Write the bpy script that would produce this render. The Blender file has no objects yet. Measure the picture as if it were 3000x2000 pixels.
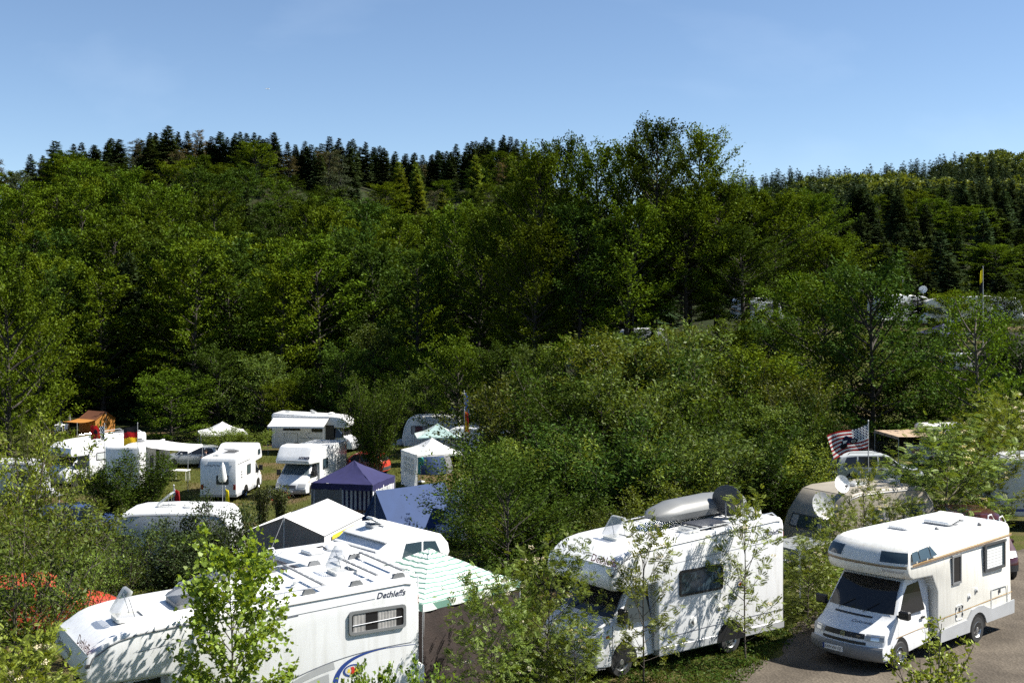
import bpy, bmesh, math, random
import numpy as np
from mathutils import Vector, Matrix
sc = bpy.context.scene
col = sc.collection
R = math.radians
# ------------------------------------------------------------------ camera
FPX, HY, CAMZ = 3512.0, 886.0, 8.35          # focal length in px of a 3000 px frame, horizon row, eye height
cd = bpy.data.cameras.new('camera'); cam = bpy.data.objects.new('camera', cd); col.objects.link(cam)
cam.location = (0, 0, CAMZ); cam.rotation_euler = (R(90), 0, 0)
cd.sensor_width = 36; cd.lens = 36 * FPX / 3000; cd.shift_y = (HY - 1000) / 3000
cd.clip_start = 0.5; cd.clip_end = 9000
sc.camera = cam
# ------------------------------------------------------------------ sky and sun
SUN_AZ, SUN_EL = R(5), R(49)                # azimuth from +X towards +Y
w = bpy.data.worlds.new('World'); sc.world = w; w.use_nodes = True
nt = w.node_tree; nt.nodes.clear()
wo = nt.nodes.new('ShaderNodeOutputWorld'); bg = nt.nodes.new('ShaderNodeBackground')
sky = nt.nodes.new('ShaderNodeTexSky'); sky.sky_type = 'NISHITA'; sky.sun_disc = False
sky.sun_elevation = SUN_EL; sky.sun_rotation = R(90) - SUN_AZ
sky.altitude = 900; sky.air_density = 0.9; sky.dust_density = 0.0; sky.ozone_density = 2.6
bg.inputs['Strength'].default_value = 0.063
# a breath of high cirrus
tc = nt.nodes.new('ShaderNodeTexCoord'); mp = nt.nodes.new('ShaderNodeMapping')
mp.inputs['Rotation'].default_value = (0.2, 0.5, 0.9); mp.inputs['Scale'].default_value = (2.0, 14.0, 9.0)
nz = nt.nodes.new('ShaderNodeTexNoise'); nz.inputs['Scale'].default_value = 1.6; nz.inputs['Detail'].default_value = 5
cr = nt.nodes.new('ShaderNodeMapRange'); cr.inputs['From Min'].default_value = 0.52; cr.inputs['From Max'].default_value = 0.82
cr.inputs['To Max'].default_value = 0.055
mxs = nt.nodes.new('ShaderNodeMix'); mxs.data_type = 'RGBA'; mxs.inputs['B'].default_value = (11, 12, 13, 1)
L_ = nt.links.new
L_(tc.outputs['Generated'], mp.inputs['Vector']); L_(mp.outputs[0], nz.inputs['Vector']); L_(nz.outputs['Fac'], cr.inputs['Value'])
L_(cr.outputs[0], mxs.inputs['Factor']); L_(sky.outputs[0], mxs.inputs['A'])
L_(mxs.outputs['Result'], bg.inputs['Color']); L_(bg.outputs[0], wo.inputs[0])
sd = bpy.data.lights.new('sun', 'SUN'); sun = bpy.data.objects.new('sun', sd); col.objects.link(sun)
sd.energy = 5.0; sd.angle = R(0.5); sd.color = (1.0, 0.95, 0.86)
sdir = Vector((math.cos(SUN_EL) * math.cos(SUN_AZ), math.cos(SUN_EL) * math.sin(SUN_AZ), math.sin(SUN_EL)))
sun.rotation_euler = sdir.to_track_quat('Z', 'Y').to_euler()
vs = sc.view_settings; vs.view_transform = 'Standard'; vs.look = 'None'; vs.gamma = 1; vs.exposure = 1.25; vs.use_curve_mapping = False
cy = sc.cycles
cy.max_bounces = 5; cy.diffuse_bounces = 1; cy.glossy_bounces = 2; cy.transmission_bounces = 3; cy.transparent_max_bounces = 8
cy.caustics_reflective = False; cy.caustics_refractive = False; cy.use_adaptive_sampling = True; cy.adaptive_threshold = 0.02
cy.use_denoising = False
# ------------------------------------------------------------------ helpers
rng = np.random.default_rng(7); random.seed(7)
def ss(a, b, x):
    t = np.clip((np.asarray(x, float) - a) / (b - a), 0, 1); return t * t * (3 - 2 * t)
def ground(X, Y):
    X = np.asarray(X, float); Y = np.asarray(Y, float)
    z = -2.7 * ss(31, 68, Y) * ss(9, -3, X) - 0.7 * ss(-7, -15, X) * ss(28, 40, Y)
    z = z + 6.2 * ss(62, 112, Y) * ss(0, 26, X) + 2.7 * ss(90, 130, Y) * ss(-18, 4, X) * ss(9, -3, X)
    z = z + 30 * ss(116, 245, Y) * ss(-185, -86, X) * (1 - 0.30 * ss(-46, -22, X)) * (1 - ss(-30, 45, X))
    z = z + 7.5 * np.exp(-((X + 62)/30)**2) * ss(180, 240, Y)
    z = z + 30 * ss(215, 335, Y) * ss(-70, 8, X) * (1 - ss(2, 70, X))
    z = z + 15 * ss(120, 235, Y) * ss(14, 75, X) + 36 * ss(250, 640, Y) * ss(20, 130, X) + 18 * ss(330, 640, Y) * ss(150, 290, X)
    z = z + 0.10 * np.sin(X * 0.31 + 1.3) * np.sin(Y * 0.23) * ss(31, 45, Y)
    return z
def gz(x, y): return float(ground(x, y))
def at(px, py, Y):
    """the point Y metres ahead that the photograph shows at column px, row py"""
    return Vector(((px - 1500) * Y / FPX, Y, CAMZ - (py - HY) * Y / FPX))
def on_ground(px, Y, dz=0.0):
    x = (px - 1500) * Y / FPX; return Vector((x, Y, gz(x, Y) + dz))

class MB:
    """collects faces; build() links them as one mesh object"""
    def __init__(s): s.v = []; s.f = []; s.m = []; s.sm = []
    def add(s, vs_, fs, mi=0, smooth=False):
        o = len(s.v); s.v += [tuple(map(float, v)) for v in vs_]
        for f in fs: s.f.append([i + o for i in f]); s.m.append(mi); s.sm.append(smooth)
        return s
    def box(s, a, b, mi=0, bev=0.0):
        x0, y0, z0 = a; x1, y1, z1 = b
        if bev <= 0:
            s.add([(x0,y0,z0),(x1,y0,z0),(x1,y1,z0),(x0,y1,z0),(x0,y0,z1),(x1,y0,z1),(x1,y1,z1),(x0,y1,z1)],
                  [(3,2,1,0),(4,5,6,7),(0,1,5,4),(1,2,6,5),(2,3,7,6),(3,0,4,7)], mi)
        else:
            c = bev
            s.loft([[(x0+c,y0+c,z0),(x1-c,y0+c,z0),(x1-c,y1-c,z0),(x0+c,y1-c,z0)],
                    [(x0,y0,z0+c),(x1,y0,z0+c),(x1,y1,z0+c),(x0,y1,z0+c)],
                    [(x0,y0,z1-c),(x1,y0,z1-c),(x1,y1,z1-c),(x0,y1,z1-c)],
                    [(x0+c,y0+c,z1),(x1-c,y0+c,z1),(x1-c,y1-c,z1),(x0+c,y1-c,z1)]], mi, caps=True)
        return s
    def loft(s, rings, mi=0, caps=True, closed=True, smooth=False):
        n = len(rings[0]); vs_ = [p for r in rings for p in r]; fs = []
        for i in range(len(rings) - 1):
            for j in range(n if closed else n - 1):
                k = (j + 1) % n
                fs.append((i*n+j, i*n+k, (i+1)*n+k, (i+1)*n+j))
        if caps: fs.append(tuple(reversed(range(n)))); fs.append(tuple(range((len(rings)-1)*n, len(rings)*n)))
        return s.add(vs_, fs, mi, smooth)
    def tube(s, pts, r, n=6, mi=0, caps=True, smooth=True):
        pts = [Vector(p) for p in pts]; rs = r if isinstance(r, (list, tuple, np.ndarray)) else [r] * len(pts); rings = []
        for i, p in enumerate(pts):
            d = (pts[min(i+1, len(pts)-1)] - pts[max(i-1, 0)])
            if d.length < 1e-9: d = Vector((0,0,1))
            d.normalize(); a = d.cross(Vector((0,0,1)) if abs(d.z) < .9 else Vector((1,0,0))).normalized(); b = d.cross(a)
            rings.append([p + (a*math.cos(t) + b*math.sin(t)) * rs[i] for t in [2*math.pi*k/n for k in range(n)]])
        return s.loft(rings, mi, caps, True, smooth)
    def plate(s, pts, O, U, V, d0, d1, mi=0):
        """polygon pts (u,v) in plane O,U,V extruded along U x V from d0 to d1"""
        O, U, V = Vector(O), Vector(U), Vector(V); N = U.cross(V)
        return s.loft([[O + U*a + V*b + N*d0 for a, b in pts], [O + U*a + V*b + N*d1 for a, b in pts]], mi)
    def ring(s, po, pi_, O, U, V, d0, d1, mi=0):
        O, U, V = Vector(O), Vector(U), Vector(V); N = U.cross(V); n = len(po)
        P = lambda q, d: [O + U*a + V*b + N*d for a, b in q]
        vs_ = P(po, d0) + P(po, d1) + P(pi_, d1) + P(pi_, d0); fs = []
        for k in range(3):
            for j in range(n): fs.append((k*n+j, k*n+(j+1) % n, (k+1)*n+(j+1) % n, (k+1)*n+j))
        return s.add(vs_, fs, mi)
    def lathe(s, prof, O, A, n=16, mi=0, smooth=True, caps=True):
        """prof: (radius, height along axis A)"""
        O, A = Vector(O), Vector(A).normalized(); a = A.cross(Vector((0,0,1)) if abs(A.z) < .9 else Vector((1,0,0))).normalized(); b = A.cross(a)
        return s.loft([[O + A*h + (a*math.cos(t) + b*math.sin(t)) * r for t in [2*math.pi*k/n for k in range(n)]] for r, h in prof], mi, caps, True, smooth)
    def build(s, name, mats, parent=None, loc=None):
        """far-apart pieces become objects of their own"""
        groups = s.pieces(); first = None
        for g in groups:
            fs = [s.f[i] for i in g]; used = sorted({v for f in fs for v in f}); mp_ = {v: i for i, v in enumerate(used)}
            me = bpy.data.meshes.new(name); me.from_pydata([s.v[v] for v in used], [], [[mp_[v] for v in f] for f in fs])
            for m in (mats if isinstance(mats, (list, tuple)) else [mats]): me.materials.append(m)
            sm = [s.sm[i] for i in g]; me.polygons.foreach_set('material_index', [s.m[i] for i in g]); me.polygons.foreach_set('use_smooth', sm)
            bm = bmesh.new(); bm.from_mesh(me); bmesh.ops.recalc_face_normals(bm, faces=bm.faces); bm.to_mesh(me); bm.free()
            if any(sm): me.set_sharp_from_angle(angle=R(36))
            o = link(name, me, parent, loc); first = first or o
        return first
    def pieces(s):
        par = list(range(len(s.v)))
        def root(a):
            while par[a] != a: par[a] = par[par[a]]; a = par[a]
            return a
        for f in s.f:
            a = root(f[0])
            for v in f[1:]: par[root(v)] = a
        isl = {}
        for i, f in enumerate(s.f): isl.setdefault(root(f[0]), []).append(i)
        if len(isl) == 1: return list(isl.values())
        ks = list(isl); bx = []
        for k in ks: p = np.array([s.v[v] for i in isl[k] for v in s.f[i]]); bx.append((p.min(0), p.max(0)))
        g = list(range(len(ks)))
        def rt(a):
            while g[a] != a: a = g[a]
            return a
        for i in range(len(ks)):
            for j in range(i):
                gap = np.linalg.norm(np.maximum(0, np.maximum(bx[i][0] - bx[j][1], bx[j][0] - bx[i][1]))); sz = max(np.linalg.norm(bx[i][1]-bx[i][0]), np.linalg.norm(bx[j][1]-bx[j][0]))
                if gap < .42*sz: g[rt(i)] = rt(j)
        out = {}
        for i, k in enumerate(ks): out.setdefault(rt(i), []).extend(isl[k])
        return list(out.values())
def link(name, me, parent=None, loc=None):
    o = bpy.data.objects.new(name, me); col.objects.link(o)
    if parent is not None: o.parent = parent
    if loc is not None: o.location = loc
    return o
def tag(o, label, cat, group=None):
    o['label'] = label; o['category'] = cat
    if group: o['group'] = group
    return o
def thing(name, label, cat, loc=(0,0,0), rz=0.0, group=None):
    return tag(empty(name, loc, rz), label, cat, group)
def empty(name, loc, rz=0.0):
    o = bpy.data.objects.new(name, None); col.objects.link(o); o.location = loc; o.rotation_euler = (0, 0, rz)
    o.empty_display_size = .2; return o
def copy_tree(o, parent=None):
    c = o.copy(); col.objects.link(c); c.parent = parent
    for ch in o.children: copy_tree(ch, c)
    return c
def rrect(u0, u1, v0, v1, r=.04, n=3):
    p = []
    for cx, cy_, a0 in ((u1-r, v0+r, -90), (u1-r, v1-r, 0), (u0+r, v1-r, 90), (u0+r, v0+r, 180)):
        for k in range(n+1): a = R(a0 + 90*k/n); p.append((cx + r*math.cos(a), cy_ + r*math.sin(a)))
    return p
def disc(r, n=16, cx=0, cy_=0, ry=None): return [(cx + r*math.cos(2*math.pi*k/n), cy_ + (ry or r)*math.sin(2*math.pi*k/n)) for k in range(n)]
def quads(name, V, mats, parent=None, n=4, mi=None, smooth=False):
    """V: (k, n, 3) array of n-gons -> mesh object, quickly"""
    me = quad_mesh(name, V, mats, n, mi, smooth); return link(name, me, parent)
def quad_mesh(name, V, mats, n=4, mi=None, smooth=False):
    k = V.shape[0]; me = bpy.data.meshes.new(name); me.vertices.add(k*n); me.loops.add(k*n); me.polygons.add(k)
    me.vertices.foreach_set('co', V.reshape(-1).astype(np.float32))
    me.loops.foreach_set('vertex_index', np.arange(k*n, dtype=np.int32))
    me.polygons.foreach_set('loop_start', np.arange(0, k*n, n, dtype=np.int32))
    if mi is not None: me.polygons.foreach_set('material_index', np.asarray(mi, np.int32))
    for m in (mats if isinstance(mats, (list, tuple)) else [mats]): me.materials.append(m)
    me.update(); me.validate(); return me
def text(s, size, O, U, V, mat, parent, name='lettering', shear=0.0, bold=0.0, align='LEFT', d=.004, sx=1.0):
    c = bpy.data.curves.new('t', 'FONT'); c.body = s; c.size = size; c.shear = shear; c.offset = bold; c.align_x = align; c.resolution_u = 2
    t = bpy.data.objects.new('t', c); col.objects.link(t); dg = bpy.context.evaluated_depsgraph_get()
    me = bpy.data.meshes.new_from_object(t.evaluated_get(dg)); bpy.data.objects.remove(t)
    O, U, V = Vector(O), Vector(U).normalized(), Vector(V).normalized(); N = U.cross(V)
    for v in me.vertices: p = v.co.copy(); v.co = O + U*p.x*sx + V*p.y + N*d
    me.materials.clear(); me.materials.append(mat); return link(name, me, parent)
# ------------------------------------------------------------------ materials
M = {}
def node_mat(name):
    m = bpy.data.materials.new(name); m.use_nodes = True; M[name] = m; nt = m.node_tree
    return m, nt, nt.nodes['Principled BSDF']
def mat(name, c, rough=.5, metal=0.0, var=.06, scale=3.0, bump=0.0, spec=.5, coat=0.0):
    m, nt, b = node_mat(name); N = nt.nodes.new
    b.inputs['Roughness'].default_value = rough; b.inputs['Metallic'].default_value = metal
    b.inputs['Specular IOR Level'].default_value = spec; b.inputs['Coat Weight'].default_value = coat
    tx = N('ShaderNodeTexCoord'); n1 = N('ShaderNodeTexNoise'); n1.inputs['Scale'].default_value = scale; n1.inputs['Detail'].default_value = 6
    nt.links.new(tx.outputs['Object'], n1.inputs['Vector'])
    mr = N('ShaderNodeMapRange'); mr.inputs['From Min'].default_value = .3; mr.inputs['From Max'].default_value = .7
    mr.inputs['To Min'].default_value = 1 - var; mr.inputs['To Max'].default_value = 1 + var
    nt.links.new(n1.outputs['Fac'], mr.inputs['Value'])
    mx = N('ShaderNodeVectorMath'); mx.operation = 'SCALE'; mx.inputs[0].default_value = c[:3]; nt.links.new(mr.outputs[0], mx.inputs['Scale'])
    nt.links.new(mx.outputs[0], b.inputs['Base Color'])
    if bump:
        bp = N('ShaderNodeBump'); bp.inputs['Strength'].default_value = bump; bp.inputs['Distance'].default_value = .02
        n2 = N('ShaderNodeTexNoise'); n2.inputs['Scale'].default_value = scale*6; n2.inputs['Detail'].default_value = 4
        nt.links.new(tx.outputs['Object'], n2.inputs['Vector']); nt.links.new(n2.outputs['Fac'], bp.inputs['Height']); nt.links.new(bp.outputs[0], b.inputs['Normal'])
    return m
def grime(m, amt=.28):
    """rain streaks and dull patches on painted panels"""
    nt = m.node_tree; b = nt.nodes['Principled BSDF']; N = nt.nodes.new; src = b.inputs['Base Color'].links[0].from_socket; tx = N('ShaderNodeTexCoord'); mp = N('ShaderNodeMapping'); mp.inputs['Scale'].default_value = (5, 5, .45)
    n = N('ShaderNodeTexNoise'); n.inputs['Scale'].default_value = 2.2; n.inputs['Detail'].default_value = 7; r = N('ShaderNodeMapRange'); r.inputs['From Min'].default_value = .48; r.inputs['From Max'].default_value = .8; r.inputs['To Max'].default_value = amt
    x = N('ShaderNodeMix'); x.data_type = 'RGBA'; x.inputs['B'].default_value = (.30,.28,.23,1); L = nt.links.new
    L(tx.outputs['Object'], mp.inputs[0]); L(mp.outputs[0], n.inputs['Vector']); L(n.outputs['Fac'], r.inputs['Value']); L(r.outputs[0], x.inputs['Factor']); L(src, x.inputs['A']); L(x.outputs['Result'], b.inputs['Base Color'])
mat('white', (.69,.70,.71), .28, var=.05, scale=1.1); mat('cream', (.72,.705,.645), .3, var=.03, scale=1.1)
mat('offwhite', (.66,.66,.63), .4, var=.05, scale=1.4); mat('caravan_grey', (.42,.44,.46), .4, var=.05, scale=1.5)
mat('caravan_white', (.60,.62,.64), .35, var=.05, scale=1.3); mat('beige', (.27,.24,.19), .5, var=.12, scale=1.6)
mat('light_grey', (.35,.36,.37), .4); mat('mid_grey', (.17,.175,.18), .45); mat('dark_grey', (.055,.057,.06), .5)
mat('black', (.012,.012,.013), .45); mat('rubber', (.022,.022,.022), .8, var=.2); mat('chrome', (.62,.63,.64), .22, .9)
mat('alloy', (.42,.43,.44), .3, .85); mat('silver', (.40,.42,.44), .3, .35); mat('car_white', (.45,.48,.50), .3, .1)
mat('red_paint', (.42,.055,.03), .3, coat=.3); mat('dark_red', (.05,.012,.015), .25, coat=.4); mat('navy_text', (.02,.025,.06), .4)
mat('red_text', (.25,.015,.02), .4); mat('grey_text', (.12,.13,.16), .5); mat('blue_print', (.02,.05,.22), .4); mat('yellow_print', (.65,.50,.05), .5)
mat('red_print', (.5,.03,.02), .5); mat('tan_stripe', (.18,.12,.07), .5); mat('ochre_stripe', (.42,.27,.10), .5); mat('orange_lamp', (.6,.16,.02), .3)
mat('red_lamp', (.25,.01,.01), .3); mat('plate_white', (.75,.75,.74), .5); mat('curtain', (.30,.29,.28), .9, var=.25, scale=9); mat('blind', (.62,.63,.62), .6)
mat('canvas_white', (.80,.80,.80), .8, var=.04); mat('canvas_grey', (.14,.145,.155), .85, var=.08); mat('canvas_navy', (.018,.018,.085), .8, var=.1, scale=4)
mat('canvas_blue', (.022,.052,.150), .8, var=.08, scale=2); mat('canvas_orange', (.40,.17,.03), .85, var=.08); mat('canvas_rust', (.13,.045,.018), .85)
mat('canvas_brown', (.030,.020,.017), .8, var=.25, scale=4, bump=.5); mat('canvas_tan', (.55,.42,.30), .85); mat('canvas_mint', (.30,.42,.41), .8)
mat('canvas_teal', (.05,.33,.33), .8); mat('canvas_dkgreen', (.02,.05,.035), .7); mat('flag_white', (.78,.78,.78), .85); mat('flag_red', (.34,.012,.014), .85)
mat('flag_black', (.012,.012,.014), .85); mat('flag_gold', (.80,.50,.02), .85); mat('flag_blue', (.03,.10,.45), .85); mat('flag_navy', (.02,.022,.08), .85)
mat('flag_yellow', (.85,.72,.02), .85); mat('skin', (.45,.26,.19), .6); mat('hair', (.03,.018,.012), .7); mat('shirt_dark', (.05,.05,.07), .9); mat('trousers', (.08,.10,.16), .9)
mat('wood', (.42,.22,.08), .6, var=.25, scale=6); mat('grey_wood', (.20,.18,.155), .85, var=.25, scale=7, bump=.4); mat('dark_wood', (.03,.022,.018), .8, var=.25, scale=5)
mat('plastic_white', (.78,.78,.76), .4); mat('teal_plastic', (.02,.30,.34), .4); mat('bark', (.075,.062,.048), .9, var=.35, scale=7, bump=.8)
mat('bark_dark', (.035,.029,.023), .95, var=.35, scale=5, bump=.6); mat('bark_pale', (.16,.15,.12), .85, var=.3, scale=8, bump=.5)
mat('solar', (.05,.055,.07), .25); mat('box_grey', (.15,.155,.155), .42); mat('red_net', (.55,.05,.02), .8); mat('blue_plastic', (.05,.25,.6), .4)
for n_ in ('white', 'cream', 'offwhite', 'caravan_white', 'caravan_grey', 'beige'): grime(M[n_], .45 if n_ == 'beige' else .30)
def cloth(m, f):
    """thin cloth lets some light through"""
    nt = m.node_tree; b = nt.nodes['Principled BSDF']; out = nt.nodes['Material Output']; t = nt.nodes.new('ShaderNodeBsdfTranslucent'); x = nt.nodes.new('ShaderNodeMixShader'); x.inputs[0].default_value = f
    nt.links.new(b.inputs['Base Color'].links[0].from_socket, t.inputs['Color']); nt.links.new(b.outputs[0], x.inputs[1]); nt.links.new(t.outputs[0], x.inputs[2]); nt.links.new(x.outputs[0], out.inputs['Surface'])
for n_ in list(M):
    if n_.startswith('flag_'): cloth(M[n_], .45)
    elif n_.startswith('canvas_') and n_ != 'canvas_brown': cloth(M[n_], .2)
def glass(name, c, rough=.06):
    m, nt, b = node_mat(name); b.inputs['Base Color'].default_value = (*c, 1); b.inputs['Roughness'].default_value = rough
    b.inputs['Specular IOR Level'].default_value = .6; return m
glass('glass', (.012,.013,.015)); glass('glass_blue', (.03,.05,.065), .12); glass('lamp_glass', (.33,.34,.35), .12)
def acrylic(name, c, a):
    m, nt, b = node_mat(name); b.inputs['Base Color'].default_value = (*c, 1); b.inputs['Roughness'].default_value = .12; b.inputs['Alpha'].default_value = a
    return m
acrylic('acrylic', (.45,.47,.48), .55); acrylic('acrylic_dark', (.10,.105,.11), .8); acrylic('film', (.7,.75,.75), .35)
def stripe_mat(name, c1, c2, per, axis=1, frac=.5, rough=.8):
    m, nt, b = node_mat(name); N = nt.nodes.new; b.inputs['Roughness'].default_value = rough
    tx = N('ShaderNodeTexCoord'); sp = N('ShaderNodeSeparateXYZ'); nt.links.new(tx.outputs['Object'], sp.inputs[0])
    a = N('ShaderNodeMath'); a.operation = 'MULTIPLY'; a.inputs[1].default_value = 1/per; nt.links.new(sp.outputs[axis], a.inputs[0])
    f = N('ShaderNodeMath'); f.operation = 'FRACT'; nt.links.new(a.outputs[0], f.inputs[0])
    g = N('ShaderNodeMath'); g.operation = 'GREATER_THAN'; g.inputs[1].default_value = frac; nt.links.new(f.outputs[0], g.inputs[0])
    mx = N('ShaderNodeMix'); mx.data_type = 'RGBA'; mx.inputs['A'].default_value = (*c1, 1); mx.inputs['B'].default_value = (*c2, 1)
    nt.links.new(g.outputs[0], mx.inputs['Factor']); nt.links.new(mx.outputs['Result'], b.inputs['Base Color']); return m
stripe_mat('stripe_green_x', (.74,.78,.75), (.11,.23,.18), .13, 0, .66); stripe_mat('stripe_green_y', (.62,.66,.63), (.11,.23,.18), .13, 1, .66)
stripe_mat('stripe_navy', (.025,.027,.10), (.70,.70,.72), .22, 0, .5); stripe_mat('stripe_navy_y', (.025,.027,.10), (.70,.70,.72), .22, 1, .5)
stripe_mat('stripe_tan', (.34,.25,.17), (.20,.14,.10), .9, 0, .8); stripe_mat('quilt', (.045,.075,.095), (.17,.20,.21), .16, 1, .82)
stripe_mat('slats', (.66,.67,.66), (.2,.2,.2), .075, 2, .86)
def leaf_mat(name, c, var=.35, hue=.13, trans=.30, gloss=.25, obj=.25):
    m = bpy.data.materials.new(name); m.use_nodes = True; M[name] = m; nt = m.node_tree; nt.nodes.clear(); N = nt.nodes.new; L = nt.links.new
    out = N('ShaderNodeOutputMaterial'); oi = N('ShaderNodeObjectInfo'); ge = N('ShaderNodeNewGeometry')
    mr = N('ShaderNodeMapRange'); mr.inputs['To Min'].default_value = 1 - var; mr.inputs['To Max'].default_value = 1 + var; L(ge.outputs['Random Per Island'], mr.inputs['Value'])
    mo = N('ShaderNodeMapRange'); mo.inputs['To Min'].default_value = 1 - obj; mo.inputs['To Max'].default_value = 1 + obj; L(oi.outputs['Random'], mo.inputs['Value'])
    mu = N('ShaderNodeMath'); mu.operation = 'MULTIPLY'; L(mr.outputs[0], mu.inputs[0]); L(mo.outputs[0], mu.inputs[1])
    h = N('ShaderNodeMix'); h.data_type = 'RGBA'
    h.inputs['A'].default_value = (c[0]*(1+hue), c[1], c[2]*.8, 1); h.inputs['B'].default_value = (c[0]*(1-hue), c[1]*.97, c[2]*1.25, 1)
    fr = N('ShaderNodeMath'); fr.operation = 'MULTIPLY'; fr.inputs[1].default_value = 7.31; L(oi.outputs['Random'], fr.inputs[0])
    f2 = N('ShaderNodeMath'); f2.operation = 'FRACT'; L(fr.outputs[0], f2.inputs[0]); L(f2.outputs[0], h.inputs['Factor'])
    s = N('ShaderNodeVectorMath'); s.operation = 'SCALE'; L(h.outputs['Result'], s.inputs[0]); L(mu.outputs[0], s.inputs['Scale'])
    d = N('ShaderNodeBsdfDiffuse'); t = N('ShaderNodeBsdfTranslucent'); L(s.outputs[0], d.inputs['Color'])
    ty = N('ShaderNodeVectorMath'); ty.operation = 'MULTIPLY'; ty.inputs[1].default_value = (1.25, 1.1, .45); L(s.outputs[0], ty.inputs[0]); L(ty.outputs[0], t.inputs['Color'])
    m1 = N('ShaderNodeMixShader'); m1.inputs[0].default_value = trans; L(d.outputs[0], m1.inputs[1]); L(t.outputs[0], m1.inputs[2])
    g = N('ShaderNodeBsdfGlossy'); g.inputs['Roughness'].default_value = .5; g.inputs['Color'].default_value = (.9,.95,.8,1)
    m2 = N('ShaderNodeMixShader'); m2.inputs[0].default_value = gloss*.05; L(m1.outputs[0], m2.inputs[1]); L(g.outputs[0], m2.inputs[2]); L(m2.outputs[0], out.inputs[0]); return m
leaf_mat('leaf_beech', (.066,.104,.006), trans=.20, gloss=.10, obj=.34); leaf_mat('leaf_dark', (.038,.068,.008), trans=.20, gloss=.10, obj=.34); leaf_mat('leaf_willow', (.098,.138,.018), gloss=.25, obj=.48)
leaf_mat('leaf_maple', (.155,.225,.024), gloss=.5, trans=.42); leaf_mat('leaf_rowan', (.125,.165,.020), gloss=.4); leaf_mat('leaf_spruce', (.042,.066,.022), trans=.1, gloss=.2, obj=.4)
leaf_mat('leaf_pine', (.075,.070,.028), trans=.1, gloss=.2, hue=.35); leaf_mat('leaf_larch', (.115,.160,.022), trans=.3); leaf_mat('leaf_thuja', (.060,.075,.018), trans=.15)
leaf_mat('leaf_hazel', (.042,.060,.016), trans=.3); leaf_mat('leaf_bronze', (.16,.11,.03), trans=.35); leaf_mat('blossom', (.62,.56,.36), trans=.2, var=.15, hue=.05)
leaf_mat('grass', (.085,.100,.016), trans=.3); leaf_mat('far_leaf', (.075,.110,.022), obj=0.0, var=.3); leaf_mat('far_spruce', (.026,.046,.022), trans=.1, obj=0.0)
leaf_mat('far_pale', (.10,.135,.024), obj=0.0, var=.2)
# ------------------------------------------------------------------ ground
def ground_mat():
    m, nt, b = node_mat('meadow'); N = nt.nodes.new; L = nt.links.new; b.inputs['Roughness'].default_value = .95; b.inputs['Specular IOR Level'].default_value = .1
    ge = N('ShaderNodeNewGeometry')
    def noise(s, d=6):
        n = N('ShaderNodeTexNoise'); n.inputs['Scale'].default_value = s; n.inputs['Detail'].default_value = d; L(ge.outputs['Position'], n.inputs['Vector']); return n.outputs['Fac']
    def ramp(f, a, b_):
        r = N('ShaderNodeMapRange'); r.inputs['From Min'].default_value = a; r.inputs['From Max'].default_value = b_; L(f, r.inputs['Value']); return r.outputs[0]
    def mix(f, A, B):
        x = N('ShaderNodeMix'); x.data_type = 'RGBA'; L(f, x.inputs['Factor'])
        for k, v in (('A', A), ('B', B)):
            if isinstance(v, tuple): x.inputs[k].default_value = (*v, 1)
            else: L(v, x.inputs[k])
        return x.outputs['Result']
    grass = mix(ramp(noise(1.1), .35, .65), (.055,.068,.012), (.092,.092,.022)); grass = mix(ramp(noise(14, 3), .4, .62), grass, (.033,.043,.010))
    grass = mix(ramp(noise(.22), .53, .64), grass, (.105,.075,.040))
    sp = N('ShaderNodeSeparateXYZ'); L(ge.outputs['Position'], sp.inputs[0])
    wood = mix(ramp(noise(.6), .4, .6), (.022,.020,.010), (.018,.028,.008))
    L(mix(ramp(sp.outputs['Y'], 108, 116), grass, wood), b.inputs['Base Color'])
    bp = N('ShaderNodeBump'); bp.inputs['Strength'].default_value = .9; bp.inputs['Distance'].default_value = .06; L(noise(22, 4), bp.inputs['Height']); L(bp.outputs[0], b.inputs['Normal']); return m
def gravel_mat():
    m, nt, b = node_mat('gravel'); N = nt.nodes.new; L = nt.links.new; b.inputs['Roughness'].default_value = .9; b.inputs['Specular IOR Level'].default_value = .2
    ge = N('ShaderNodeNewGeometry'); n1 = N('ShaderNodeTexNoise'); n1.inputs['Scale'].default_value = .7; n1.inputs['Detail'].default_value = 8
    n2 = N('ShaderNodeTexVoronoi'); n2.inputs['Scale'].default_value = 16; L(ge.outputs['Position'], n1.inputs['Vector']); L(ge.outputs['Position'], n2.inputs['Vector'])
    r = N('ShaderNodeValToRGB'); r.color_ramp.elements[0].position = .3; r.color_ramp.elements[0].color = (.062,.051,.039,1); r.color_ramp.elements[1].position = .7; r.color_ramp.elements[1].color = (.138,.116,.090,1)
    L(n1.outputs['Fac'], r.inputs[0]); hs = N('ShaderNodeMix'); hs.data_type = 'RGBA'; hs.blend_type = 'MULTIPLY'; hs.inputs['Factor'].default_value = .35
    L(r.outputs[0], hs.inputs['A']); L(n2.outputs['Distance'], hs.inputs['B']); L(hs.outputs['Result'], b.inputs['Base Color'])
    bp = N('ShaderNodeBump'); bp.inputs['Strength'].default_value = .8; bp.inputs['Distance'].default_value = .02; L(n2.outputs['Distance'], bp.inputs['Height']); L(bp.outputs[0], b.inputs['Normal']); return m
ground_mat(); gravel_mat()
def axis(*segs):
    out = []
    for a, b_, st in segs: out.append(np.arange(a, b_, st))
    return np.concatenate(out + [[segs[-1][1]]])
gx = axis((-1500, -300, 60), (-300, -110, 10), (-110, 60, 1.5), (60, 300, 10), (300, 1500, 60))
gy = axis((-60, 8, 8), (8, 130, 1.5), (130, 360, 5), (360, 900, 20), (900, 3000, 150))
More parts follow.
